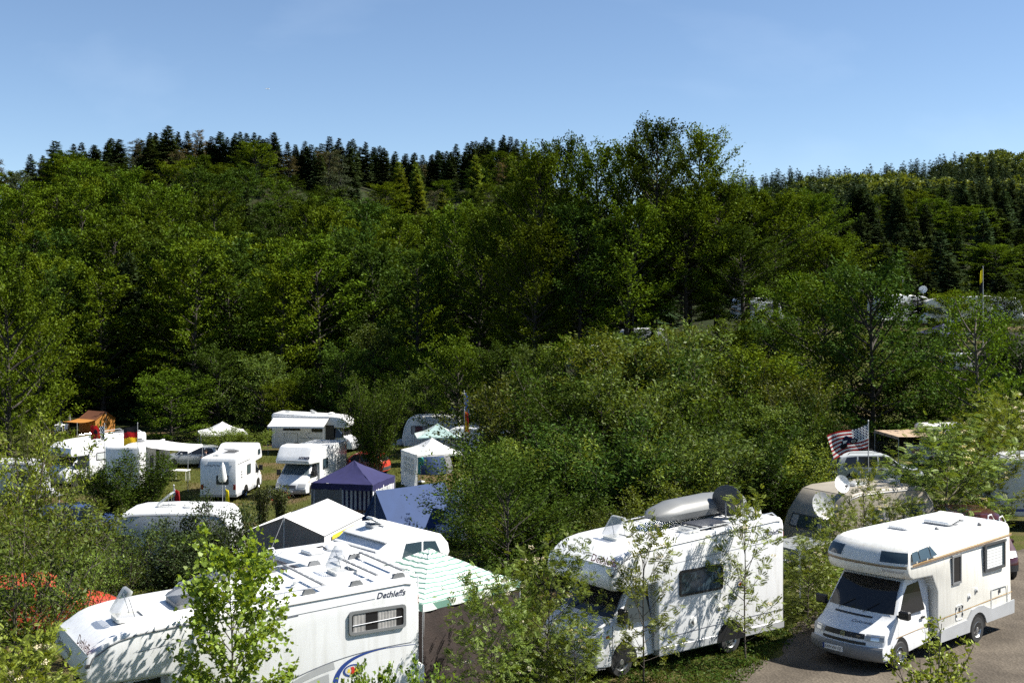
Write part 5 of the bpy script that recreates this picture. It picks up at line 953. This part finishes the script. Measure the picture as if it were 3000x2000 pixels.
# a person sitting under the back left canopy
def person(label, loc, rz):
    o = thing('person', label, 'person', loc, rz); me = bpy.data.meshes.new('body')
    J = [((0,0,.50),.16),((0,0,.72),.155),((.02,0,.95),.17),((.03,0,1.06),.065),((.05,0,1.16),.10),((.06,0,1.27),.09),((0,.10,.48),.09),((.42,.11,.50),.07),((.44,.11,.08),.05),((.56,.11,.05),.04),((0,-.10,.48),.09),((.42,-.11,.50),.07),((.44,-.11,.08),.05),((.56,-.11,.05),.04),((.02,.20,.97),.06),((.10,.26,.72),.045),((.34,.16,.74),.035),((.42,.13,.75),.03),((.02,-.20,.97),.06),((.10,-.26,.72),.045),((.34,-.16,.74),.035),((.42,-.13,.75),.03)]
    E = [(0,1),(1,2),(2,3),(3,4),(4,5),(0,6),(6,7),(7,8),(8,9),(0,10),(10,11),(11,12),(12,13),(2,14),(14,15),(15,16),(16,17),(2,18),(18,19),(19,20),(20,21)]
    me.from_pydata([j[0] for j in J], E, []); t = bpy.data.objects.new('t', me); col.objects.link(t); sk = t.modifiers.new('s', 'SKIN'); sv = me.skin_vertices[0].data
    for i, j in enumerate(J): sv[i].radius = (j[1], j[1])
    sv[0].use_root = True; t.modifiers.new('u', 'SUBSURF').levels = 1; dg = bpy.context.evaluated_depsgraph_get(); bm_ = bpy.data.meshes.new_from_object(t.evaluated_get(dg)); bpy.data.objects.remove(t)
    bm_.materials.clear(); [bm_.materials.append(M[x]) for x in ('shirt_dark','trousers','skin')]
    for p in bm_.polygons: c = p.center; p.material_index = 2 if c.z > 1.03 or (c.x > .3 and .68 < c.z < .82) else (1 if c.z < .56 else 0); p.use_smooth = True
    link('body', bm_, o); h = MB(); h.lathe([(.105,0),(.11,.06),(.085,.11),(.001,.13)], (.035,0,1.19), (0,0,1), 12); h.build('hair', M['hair'], o); return o
pp = place(604, 85); person('dark haired person in dark shirt sitting under the back left canopy', pp, R(200))
# aeroplane
pl_ = thing('aeroplane', 'tiny white light aeroplane in the sky above the left hill', 'aeroplane', tuple(at(785, 261, 2300)), R(12)); m = MB(); m.lathe([(.05,-4.2),(.5,-2.5),(.62,0),(.55,2.2),(.2,3.2)], (0,0,0), (1,0,0), 12); m.build('fuselage', M['plastic_white'], pl_)
for sg in (1, -1): m = MB(); m.loft([[(-.3,sg*.4,.4),(1.0,sg*.4,.4),(1.0,sg*.4,.55),(-.3,sg*.4,.55)],[(.1,sg*5.4,.7),(.8,sg*5.4,.7),(.8,sg*5.4,.76),(.1,sg*5.4,.76)]]); m.build('wing', M['plastic_white'], pl_); m = MB(); m.loft([[(-4.1,0,.1),(-3.2,0,.1),(-3.2,0,.2),(-4.1,0,.2)],[(-4.1,sg*1.7,.1),(-3.6,sg*1.7,.1),(-3.6,sg*1.7,.16),(-4.1,sg*1.7,.16)]]); m.build('tailplane', M['plastic_white'], pl_)
m = MB(); m.loft([[(-4.3,-.05,.2),(-3.0,-.05,.2),(-3.0,.05,.2),(-4.3,.05,.2)],[(-4.4,-.04,1.7),(-3.8,-.04,1.7),(-3.8,.04,1.7),(-4.4,.04,1.7)]]); m.build('fin', M['plastic_white'], pl_)
# ------------------------------------------------------------------ trees and shrubs
def put(kind, name, label, px, Y, top, rad, base, group=None, cat='tree', rz=None, minH=.6):
    """stand a plant on the ground Y metres off so that its tip shows at row top"""
    p = on_ground(px, Y); H = max(minH, CAMZ - (top - HY)*Y/FPX - p.z); return plant(name, label, cat, group, kind, p, rad/base[1], rz, H/base[0])
ORD = 'first second third fourth fifth sixth seventh eighth ninth tenth eleventh twelfth thirteenth fourteenth fifteenth sixteenth seventeenth eighteenth nineteenth twentieth twenty-first twenty-second twenty-third twenty-fourth twenty-fifth twenty-sixth twenty-seventh twenty-eighth'.split()
def ranks(lst): o_ = sorted(range(len(lst)), key=lambda i: lst[i][0]); return {i: ORD[k] for k, i in enumerate(o_)}
# near plants
MAPLE_T = broadleaf(11, 5.0, 1.0, 1.12, 38, 9, 18, .115, .1, .085, 'leaf_maple', 'bark', .8, 0, .7, .05, 'maple', .5, .32)
put(MAPLE_T, 'maple_tree', 'young pale green maple in front of the big left motorhome', 690, 19.9, 1560, 1.0, (5.0, 1.12), rz=.6)
RW = [broadleaf(21+i, 3.9, .75, .95, 20, 5, 6, .22, .1, .06, 'leaf_rowan', 'bark', .8, 0, .85, .1, 'rowan', .4, .27) for i in range(3)]
RD = [broadleaf(31+i, 3.6, .35, 1.25, 36, 7, 7, .22, .1, .10, 'leaf_rowan', 'bark', .8, 0, .7, .05, 'rowan', .4, .3) for i in range(3)]
def blossoms(seed, rad, z0, z1, n):
    g = np.random.default_rng(seed); Q = []
    for i in range(n):
        a = g.random()*6.28; t = g.random(); c = np.array([math.cos(a)*rad*g.uniform(.4,1)*(1.1-t*.6), math.sin(a)*rad*g.uniform(.4,1)*(1.1-t*.6), z0 + (z1-z0)*t]); k = 26
        P_ = c + nrm(g.normal(0, 1, (k, 3)))*np.array([.055, .055, .03]); Q.append(kite(P_, nrm(g.normal(0, 1, (k, 3))), nrm(UP + g.normal(0, .4, (k, 3))), np.full(k, .035), np.full(k, .03)))
    return quad_mesh('blossom', np.concatenate(Q), M['blossom'])
BL = [blossoms(5, .8, 1.2, 3.6, 7), blossoms(6, 1.15, .8, 3.5, 16)]
rowans = [(1885, 26.2, 1490, .95, 0, 'slender rowan sapling before the cab door of the centre right motorhome'), (2185, 28.0, 1440, 1.0, 1, 'slender rowan sapling before the rear of the centre right motorhome'),
          (1600, 24.8, 1560, 1.2, 3, 'bushy rowan beside the striped gazebo'), (1440, 23.2, 1650, 1.0, 4, 'low flowering rowan in front of the brown tarpaulin'), (2365, 31.2, 1560, 1.0, 5, 'rowan between centre right motorhome and cream camper'), (2430, 32.5, 1640, .9, 3, 'small rowan touching the cream camper alcove'),
          (2455, 33.6, 1450, .9, 3, 'rowan screening the end of the beige caravan'), (2530, 35.4, 1350, .8, 1, 'tall thin rowan before the beige caravan'), (2620, 35.8, 1440, 1.2, 4, 'flowering rowan behind the roof of the cream camper'), (2880, 44, 1200, 1.7, 4, 'leafy rowan before the white camper bus'), (2765, 39.5, 1225, 2.4, 5, 'dark bushy rowan left of the right edge caravan'), (2945, 48, 1120, 1.9, 3, 'rowan with rusty leaf tips above the right edge caravan'),
          (70, 18.6, 1830, 1.1, 4, 'flowering rowan in the lower left corner'), (1690, 24.0, 1800, .7, 0, 'small rowan sapling before the wheel of the centre right motorhome')]
for px, Y, top, rad, k, lb in rowans:
    o = put((RW + RD)[k], 'rowan_tree', lb, px, Y, top, rad, (3.9 if k < 3 else 3.6, .95 if k < 3 else 1.25), 'rowans round the pitches'); link('blossom', BL[0 if k < 3 else 1], o)
SAP = shrub(41, 2.6, .8, 9, 11, 20, .105, .058, .05, 'leaf_rowan', 'bark', spread=.5, r0=.015)
put(SAP, 'shrub', 'leafy young shrub at the bottom right before the cream camper', 2740, 22.0, 1815, .85, (2.6, .8), cat='shrub')
for px, Y, top, lb in ((1090, 16.5, 1945, 'sapling tip at the bottom edge below the blue swoosh'), (1245, 17.0, 1950, 'sapling tip at the bottom edge by the motorhome ladder'), (1000, 16.0, 1985, 'low sapling tip left of the others at the bottom edge')): put(MAPLE_T, 'maple_tree', lb, px, Y, top, .5, (5.0, 1.12))
DT = broadleaf(45, 5.0, .4, 1.9, 44, 9, 26, .115, .06, .13, 'leaf_dark', 'bark_dark', .7, 0, .7, .1, 'kite', .3, .4)
put(DT, 'dark_tree', 'dark leafy tree between the striped gazebo and the thicket', 1400, 36.5, 1275, 2.0, (5.0, 1.9)); put(DT, 'dark_tree', 'dark leafy tree behind the alcove of the centre right motorhome', 1485, 32.5, 1335, 1.95, (5.0, 1.9))
# willows
WF = [shrub(51+i, 4.0, 2.1, 14, 15, 34, .105, .045, .09, 'leaf_willow', 'bark') for i in range(2)]
for px, Y, top, rad, lb in ((30, 36, 1215, 2.1, 'tall willow bush at the left edge'), (195, 34, 1440, 2.1, 'broad willow bush in front of the racing flag motorhome'), (345, 33.2, 1545, 1.3, 'low willow bush right of the red car'), (105, 41, 1200, .85, 'willow bush tip below the orange tent chairs'), (25, 25, 1480, 1.9, 'near willow bush hiding the left red car'), (215, 27.5, 1600, 1.15, 'thin near willow before the left red car')):
    put(WF[px % 2], 'willow_bush', lb, px, Y, top, rad, (4.0, 2.1), 'willow bushes', 'shrub')
HZ = [shrub(61+i, 2.4, 1.2, 14, 14, 64, .08, .036, .10, 'leaf_hazel', 'bark_dark', spread=.8) for i in range(2)]
put(HZ[0], 'dark_bush', 'rounded dark bush before the shaded caravan side', 485, 34.6, 1520, 1.4, (2.4, 1.2), cat='shrub'); put(HZ[1], 'dark_bush', 'taller dark bush at the right end of the shaded caravan', 632, 36.0, 1435, 1.2, (2.4, 1.2), cat='shrub')
TH = shrub(66, 2.3, .38, 12, 16, 22, .09, .04, .05, 'leaf_thuja', 'bark', spread=.10, droop=-.5)
put(TH, 'thuja', 'dark columnar thuja, left one of the pair by the white frame tent', 768, 52, 1422, .36, (2.3, .38), 'pair of thujas', 'shrub'); put(TH, 'thuja', 'dark columnar thuja, right one of the pair by the white frame tent', 820, 51.5, 1420, .40, (2.3, .38), 'pair of thujas', 'shrub')
WM = [shrub(71+i, 6.0, 3.0, 22, 18, 46, .14, .062, .13, 'leaf_willow' if i != 2 else 'leaf_dark', 'bark', spread=.42, droop=-.32) for i in range(3)]
ED0 = [broadleaf(86+i, 8, .5, 3.3, 46, 9, 40, .15, .085, .16, ('leaf_dark','leaf_willow','leaf_beech')[i], 'bark', .5, 0, .75, .15, tilt=.6) for i in range(3)]
mid = [(1440, 40.5, 1320, 1.7), (1520, 53, 1110, 3.0), (1655, 51, 1070, 3.0), (1800, 53, 975, 3.3), (1955, 54, 950, 3.2), (2085, 51, 1035, 3.0), (2215, 50, 1015, 3.0), (2290, 48, 1065, 2.3), (2375, 46, 1150, 1.2),
       (1700, 45.5, 1120, 2.6), (1850, 46, 1075, 2.6), (2150, 45, 1135, 2.4), (2255, 45, 1175, 2.0), (1610, 41, 1270, 2.3), (1755, 39.5, 1225, 2.5), (1905, 39.5, 1290, 2.3), (2055, 40, 1235, 2.4), (2200, 41.5, 1245, 2.2), (1480, 36.5, 1470, 1.5), (2305, 42, 1300, 1.7), (1640, 36, 1440, 1.6), (1790, 35.5, 1480, 1.6), (2000, 36.5, 1420, 1.6)]
rk = ranks(mid)
for i, (px, Y, top, rad) in enumerate(mid): put(*((WM[(i*7) % 3],) if i % 3 or Y < 42 else (ED0[(i//3) % 3],)), 'willow', 'grey green willow, %s from the left in the dense thicket behind the motorhomes' % rk[i], px, Y, top, rad*1.05, (6.0, 3.0) if i % 3 or Y < 42 else (8, 3.3), 'willow thicket in the middle', 'shrub')
for px, Y, top, rad, lb in ((365, 60, 1325, 2.5, 'round bush hiding the dark blue car'), (690, 87, 1248, 2.6, 'small bush under the white canopy'), (1100, 76, 1095, 2.3, 'pale willow in front of the middle red car'), (590, 92, 1290, 1.2, 'low bush by the silver car'), (455, 71, 1390, .7, 'small white flowering bush')): put(WM[px % 3], 'bush', lb, px, Y, top, rad, (6.0, 3.0), None, 'shrub')
# wood edge shrubs and small trees
ED = [broadleaf(81+i, 8, .6, 3.3, 42, 9, 36, .19, .11, .19, ('leaf_dark','leaf_beech','leaf_willow')[i], 'bark_dark', .5, 0, .6, tilt=.5) for i in range(3)]
edge = [(500, 100, 1085, 3.8), (640, 105, 1010, 3.3), (770, 103, 1035, 3.5), (890, 104, 1080, 2.8), (1000, 103, 1005, 3.4), (1090, 107, 950, 3.3), (1190, 103, 1015, 3.2), (1290, 101, 1050, 3.0), (1400, 99, 1035, 3.2), (1340, 89, 985, 3.2), (1455, 87, 1000, 3.2), (1565, 85, 1010, 3.0), (1690, 81, 985, 3.2), (1840, 79, 965, 3.2), (2000, 81, 955, 3.2), (2150, 79, 935, 3.3), (2270, 77, 930, 3.2), (1255, 95, 1080, 2.4),
        (830, 101, 1110, 2.4)]
rk = ranks(edge)
for i, (px, Y, top, rad) in enumerate(edge): put(ED[(i*5 + 1) % 3], 'shrub_tree', 'leafy shrub, %s from the left in the row along the wood edge' % rk[i], px, Y, top, rad, (8, 3.3), 'shrubs along the wood edge')
for px, Y, top, rad, k, lb in ((25, 86, 800, 4.0, 1, 'tall bright tree at the left edge above the willow'), (115, 98, 905, 3.6, 1, 'lower bright tree beside the left edge tree'), (2560, 65, 745, 4.0, 0, 'tall bright tree behind the striped flag'), (2415, 71, 820, 4.0, 1, 'rounded tree left of the tall bright one on the right'), (2800, 98, 850, 3.0, 1, 'green tree screening the far right campers'), (2700, 71, 940, 3.8, 0, 'spreading green tree below the far right campers'), (2490, 67, 985, 3.4, 2, 'grey green tree above the striped flag'), (2640, 67, 1060, 3.0, 0, 'small green tree above the tan awning'),
                              (2810, 66, 1080, 2.8, 1, 'small tree above the roof box'), (2985, 57, 960, 3.3, 0, 'green tree at the right edge below the cabin'), (2955, 94, 850, 2.8, 0, 'dark tree screening the grey caravan at the far right'), (2350, 84, 800, 3.6, 1, 'tree at the right end of the tall beeches')): put(ED[k], 'tree', lb, px, Y, top, rad, (8, 3.3))
OAK = broadleaf(91, 8.5, .8, 2.0, 48, 8, 22, .17, .11, .15, 'leaf_beech', 'bark', .6, 0, .35, 0, 'kite', .75)
put(OAK, 'oak_tree', 'young spire shaped oak with yellow green shoots near the right edge', 2872, 50, 860, 1.9, (8.5, 2.0))
# tall beeches on the right of the middle
BE = [broadleaf(101+i, 21, 5.5, 5.2, 58, 11, 34, .24, .14, .20, 'leaf_beech' if i < 2 else 'leaf_dark', 'bark_dark', .22, 0, .75, .22, tilt=.42) for i in range(3)]
tall = [(1575, 104, 430, 4.6), (1650, 108, 405, 4.4), (1765, 104, 425, 4.6), (1850, 110, 400, 4.4), (1915, 103, 345, 5.0), (2015, 107, 375, 4.6), (2100, 104, 520, 4.6), (2190, 108, 545, 4.6), (2275, 104, 555, 4.6), (2360, 110, 560, 4.4), (1490, 110, 540, 4.4), (1395, 114, 600, 4.6), (2010, 100, 560, 4.4), (1700, 99, 600, 4.4), (1830, 98, 590, 4.4), (1560, 98, 640, 4.2), (2180, 98, 660, 4.2), (2400, 104, 690, 4.0)]
rk = ranks(tall)
for i, (px, Y, top, rad) in enumerate(tall): put(BE[(i*2) % 3], 'beech_tree', 'tall feathery beech, %s from the left in the group right of the middle' % rk[i] if top != 345 else 'tallest beech, its wispy tip highest against the sky', px, Y, top, rad, (21, 5.2), 'tall beeches')
# hillside wood
FD = [broadleaf(111+i, 17, 2.2, 4.6, 48, 9, 36, .27, .17, .22, ('leaf_beech','leaf_dark','leaf_beech')[i], 'bark_dark', .22, 0, .6, (0,.0,.15)[i], tilt=.42) for i in range(3)]
SPR = [spruce(121+i, 17, 2.6, gap=.1*i) for i in range(3)]; LAR = spruce(131, 11, 2.3, 'leaf_larch', up=.25); PIN = [pine(141+i) for i in range(2)]
LB = {'b': 'leafy deciduous tree in the wood on the %s', 's': 'dark pointed spruce on the %s', 'l': 'light green young larch on the %s', 'p': 'brownish dark pine near the top of the %s'}
where = lambda X: 'left hill' if X < -30 else 'middle hill' if X < 16 else 'right slope'
NM = {'b': 'deciduous_tree', 's': 'spruce_tree', 'l': 'larch_tree', 'p': 'pine_tree'}; GP = {'b': 'deciduous trees on the %s', 's': 'spruces on the %s', 'l': 'larches on the %s', 'p': 'pines on the %s'}
g = np.random.default_rng(3); Y = 113.0; cnt = {'b': 0, 's': 0, 'l': 0, 'p': 0}; far = []
while Y < 346:
    d = 6.5 + (Y - 112)*.026; x = -1750/FPX*Y
    while x < 1720/FPX*Y:
        X = x + g.uniform(-.4, .4)*d; yy = Y + g.uniform(-.4, .4)*d; x += d; u = g.random(); px = 1500 + X*FPX/yy
        if X > -8 and yy < 137: continue
        if X < -32 and yy > 262: continue
        if 8 < X < 60 and yy > 215 and px < 2120: continue
        if X > 16 and yy > 285: continue
        if X < -30: k = ('s' if u < .58 else 'p' if u < .95 else 'b') if yy > 222 else (('p' if u < .12 else 's' if u < .15 else 'b') if yy > 185 else ('b' if u > .03 else 's'))
        elif X < 16: k = ('s' if u < .9 else 'p') if yy > 300 else (('l' if u < .45 else 'p' if u < .62 else 'b') if yy > 225 else ('b' if u > .06 else 's'))
        else: k = 's' if u < .84 else 'b'
        hs = g.uniform(.78, 1.18); wd = hs*g.uniform(.85, 1.15); ms = {'b': FD, 's': SPR, 'l': [LAR], 'p': PIN}[k]
        if k == 's' and X < 16 and yy > 205: hs *= g.uniform(.46, .58)
        if k == 'b' and X < 16 and yy > 175: hs *= .8 - .30*float(ss(185, 220, yy))
        if X > 16: hs *= .42 + .38*float(ss(170, 330, yy)); wd *= 1.0
        if k == 'p': hs *= .62; wd *= .9
        cnt[k] += 1; wh = where(X); plant(NM[k], LB[k] % wh, 'tree', GP[k] % wh, ms[g.integers(len(ms))], (X, yy, gz(X, yy) - .15), wd, g.random()*6.28, hs)
    Y += d*.87
for n_, (px0, px1, Ya, Yb, h0, h1) in ((72, (60, 940, 230, 258, .40, .58)), (60, (930, 1600, 300, 345, .58, .74))):
    for i in range(n_):
        yy = g.uniform(Ya, Yb); px = px0 + (px1 - px0)*(i + g.random())/n_; X = (px - 1500)*yy/FPX; k = 's' if g.random() < .82 else 'p'; hs = g.uniform(h0, h1); cnt[k] += 1; wh = where(X)
        plant(NM[k], LB[k] % wh, 'tree', GP[k] % wh, (SPR if k == 's' else PIN)[g.integers(2)], (X, yy, gz(X, yy) - .15), hs*1.5, g.random()*6.28, hs*(1 if k == 's' else .8))
for i in range(22):
    yy = g.uniform(136, 232); px = g.uniform(2380, 3080); X = (px - 1500)*yy/FPX; hs = g.uniform(.42, .62); cnt['s'] += 1
    plant(NM['s'], LB['s'] % 'right slope', 'tree', GP['s'] % 'right slope', SPR[i % 3], (X, yy, gz(X, yy) - .15), hs*1.5, g.random()*6.28, hs)
# young spruces at the far right clearing
ys_ = ((2640, 122, 760, 2.2), (2715, 120, 800, 2.0), (2780, 126, 745, 2.4), (2850, 118, 840, 2.0), (2690, 113, 850, 1.8), (2760, 113, 880, 1.7), (2590, 130, 700, 2.4), (2930, 128, 800, 2.2)); rk = ranks(ys_)
for i, (px, Y_, top, rad) in enumerate(ys_): put(SPR[px % 3], 'spruce_tree', 'young spruce, %s from the left behind the far right campers' % rk[i], px, Y_, top, rad, (17, 2.6), 'young spruces')
# the wood beyond, on the far right hill: one mass
sp0 = spruce(201, 16, 3.3, step=.95, per=4)[1]; bl0 = broadleaf(202, 14, 3, 5, 16, 4, 9, 1.1, .8, .5)[1]
def arr(me): a = np.empty(len(me.vertices)*3, np.float32); me.vertices.foreach_get('co', a); return a.reshape(-1, 4, 3)
A_s, A_b = arr(sp0), arr(bl0); Q, MI = [], []; Y = 290.0
while Y < 720:
    d = 7.6 + (Y - 290)*.012; x = 420/FPX*Y
    while x < 1760/FPX*Y:
        X = x + g.uniform(-.4, .4)*d; yy = Y + g.uniform(-.4, .4)*d; x += d; n_ = math.sin(X*.045 + 1.0) + math.sin(yy*.026 + X*.02); z_ = gz(X, yy); kb = n_ > .55 or X > 215 + (yy-500)*.1
        a = (A_b if kb else A_s)*np.array([1, 1, 1])*g.uniform(.8, 1.2); t = g.random()*6.28; c, s = math.cos(t), math.sin(t); a = np.stack([a[..., 0]*c - a[..., 1]*s, a[..., 0]*s + a[..., 1]*c, a[..., 2]], -1); Q.append(a + np.array([X, yy, z_])); MI.append(np.full(len(a), (2 if n_ > 1.2 else 0) if kb else 1))
    Y += d*.9
fo = quads('far_wood', np.concatenate(Q), [M['far_leaf'], M['far_spruce'], M['far_pale']], mi=np.concatenate(MI)); fo['kind'] = 'stuff'; fo['label'] = 'distant mixed wood on the far right hill'; fo['category'] = 'wood'
print('TREES', cnt, len(Q))
# ------------------------------------------------------------------ campers seen through and behind the trees
def simple_motorhome(label, px, Y, th, h=2.95, body='white', rear=-5.2):
    o = motorhome('motorhome', label, place(px, Y), th, h, rear, 2.2, 3.2, body=body, trim=None); window(o, -3.2, -2.1, 1.5, 2.05, 1.1, 1, 'dark_grey', 'glass'); window(o, -3.2, -2.1, 1.5, 2.05, -1.1, -1, 'dark_grey', 'glass'); roof_hatch(o, -2.5, 0, h - .12, .5, .5, 0); return o
for px, Y, th, lb in ((1725, 122, 170, 'white caravan behind the beech trunks, furthest left of the glimpsed ones'), (1880, 121, 185, 'white caravan glimpsed in the middle between the beech trunks'), (2215, 124, 10, 'white caravan glimpsed at the right end of the beech trunks'), (290, 137, 5, 'white caravan roof glinting in the dark left wood')):
    caravan('caravan', lb, place(px, Y), R(th), 4.8, 2.6, 2.1, 'caravan_white', hatch=False)
simple_motorhome('white motorhome with dish among the far right trees', 2690, 118, R(20)); simple_motorhome('lower white motorhome among the far right trees', 2725, 110, R(165), 2.8, 'cream')
dish('satellite_dish', 'white satellite dish on the far right motorhome roof', tuple(on_ground(2705, 117.5, 2.8)), R(240), .4, 20, 'plastic_white', .5)
caravan('caravan', 'grey caravan behind the yellow flag at the far right', place(2915, 124), R(8), 5.0, 2.6, 2.1, 'caravan_grey'); gazebo('gazebo', 'dark gazebo below the far right campers', place(2762, 92), R(20), 3.2, 2.0, 2.8, ('canvas_navy',), .15); car('parked_car', 'pale car below the yellow flag at the far right', place(2845, 88), R(15), 'wagon', 'car_white', 'cars and vans on the campsite')
caravan('caravan', 'white caravan showing through the right of the willow thicket', place(1490, 46.5), R(200), 4.6, 2.5, 2.1, 'caravan_white'); caravan('caravan', 'white caravan deep behind the willow thicket', place(1800, 66), R(10), 5.0, 2.6, 2.1, 'caravan_white'); caravan('caravan', 'white caravan roof behind leaves right of the grey sided one', place(1400, 83), R(170), 4.6, 2.4, 2.1, 'caravan_white')
flag('flag', 'tall yellow and black flag at the far right', place(2880, 90), 7.4, .9, 1.7, R(180), lambda u, v: 0 if v < .55 else 1, ('flag_yellow','flag_black'), .3, .05, limp=True, pr=.035); flag('flag', 'orange pennant among the far right campers', place(2645, 100), 4.8, .8, .7, R(180), lambda u, v: 0, ('canvas_orange',), .1, .03, limp=True)
cb_ = thing('log_cabin', 'dark wooden cabin with gabled roof at the right edge', 'cabin', place(3005, 84), R(-72)); m = MB(); m.box((-2.4,-2,0),(2.4,2,2.3)); m.build('wall', M['dark_wood'], cb_)
for sg in (-1, 1): m = MB(); m.loft([[(-2.7,sg*2.5,1.95),(2.7,sg*2.5,1.95),(2.7,sg*2.5,2.08),(-2.7,sg*2.5,2.08)],[(-2.7,0,3.55),(2.7,0,3.55),(2.7,0,3.68),(-2.7,0,3.68)]]); m.build('roof', M['dark_wood'], cb_)
for x in (-2.41, 2.41): m = MB(); m.add([(x,-2,2.3),(x,2,2.3),(x,0,3.55)], [(0,1,2)]); m.build('gable', M['dark_wood'], cb_)
window_on(cb_, (-2.4,0,0), (0,-1,0), (0,0,1), -.6, .6, 1.0, 1.8, 'grey_wood', 'glass'); m = MB(); m.box((-.45,-2.05,0),(.45,-1.98,2.0)); m.build('door', M['grey_wood'], cb_)
mast = thing('radio_mast', 'thin radio mast standing on the skyline between the hills', 'mast', place(952, 330), 0); m = MB(); zt_ = 51.8 - mast.location.z; m.tube([(0,0,0),(0,0,zt_)], [.10,.04], 6); m.build('mast_tube', M['mid_grey'], mast)
for z in (zt_*.8, zt_*.93): m = MB(); m.box((-.3,-.05,z),(.3,.05,z+.08)); m.build('cross_arm', M['mid_grey'], mast)
# ------------------------------------------------------------------ grass and weeds on the near ground
def blades(name, n, xr, yr, hmin, hmax, wd, mm, seed, avoid):
    g = np.random.default_rng(seed); P_ = np.stack([g.uniform(*xr, n), g.uniform(*yr, n)], 1); keep = np.array([not avoid(x, y_) for x, y_ in P_]); P_ = P_[keep]; n = len(P_)
    c = g.normal(0, .5, n); z = ground(P_[:, 0], P_[:, 1]); B = np.column_stack([P_, z]); h = g.uniform(hmin, hmax, n)*(.6 + .4*np.sin(P_[:, 0]*1.7)*np.sin(P_[:, 1]*1.3) + .3); a = g.random(n)*6.28
    S = np.column_stack([np.cos(a), np.sin(a), np.zeros(n)])*wd; T = B + np.column_stack([g.normal(0, .35, n)*h, g.normal(0, .35, n)*h, h]); V = np.stack([B - S, B + S, T], 1)
    o = quads(name, V, M[mm], n=3); o['kind'] = 'stuff'; return o
inlot = lambda x, y_: (x > 4.6 + .55*max(0, y_-25.5) and y_ < 31) or x > 7.4 + max(0, y_-31)*.7
gr1 = blades('grass', 42000, (-3.5, 9.0), (22.5, 33), .05, .13, .012, 'grass', 1, inlot); gr1['label'] = 'short grass round the motorhomes'; gr1['category'] = 'grass'
gr2 = blades('meadow_grass', 60000, (-32, -2), (36, 95), .06, .16, .022, 'grass', 2, lambda x, y_: False); gr2['label'] = 'lawn grass between the campers at the back'; gr2['category'] = 'grass'
g = np.random.default_rng(9); n = 420; X = g.uniform(2.2, 7.2, n); Yv = g.uniform(25.2, 30.5, n); k = ~np.array([inlot(x, y_) for x, y_ in zip(X, Yv)]); X, Yv = X[k], Yv[k]; n = len(X)
C_ = np.repeat(np.column_stack([X, Yv, ground(X, Yv) + .05]), 14, 0); C_ = C_ + g.normal(0, 1, C_.shape)*np.array([.12, .12, .06]); C_[:, 2] = np.abs(C_[:, 2]) + .02
wv = kite(C_, nrm(g.normal(0, 1, C_.shape)*np.array([1, 1, .5])), nrm(UP + g.normal(0, .5, C_.shape)), g.uniform(.05, .12, len(C_)), g.uniform(.03, .05, len(C_))); wo_ = quads('weeds', wv, M['leaf_dark']); wo_['kind'] = 'stuff'; wo_['label'] = 'low weeds beside the gravel'; wo_['category'] = 'weeds'
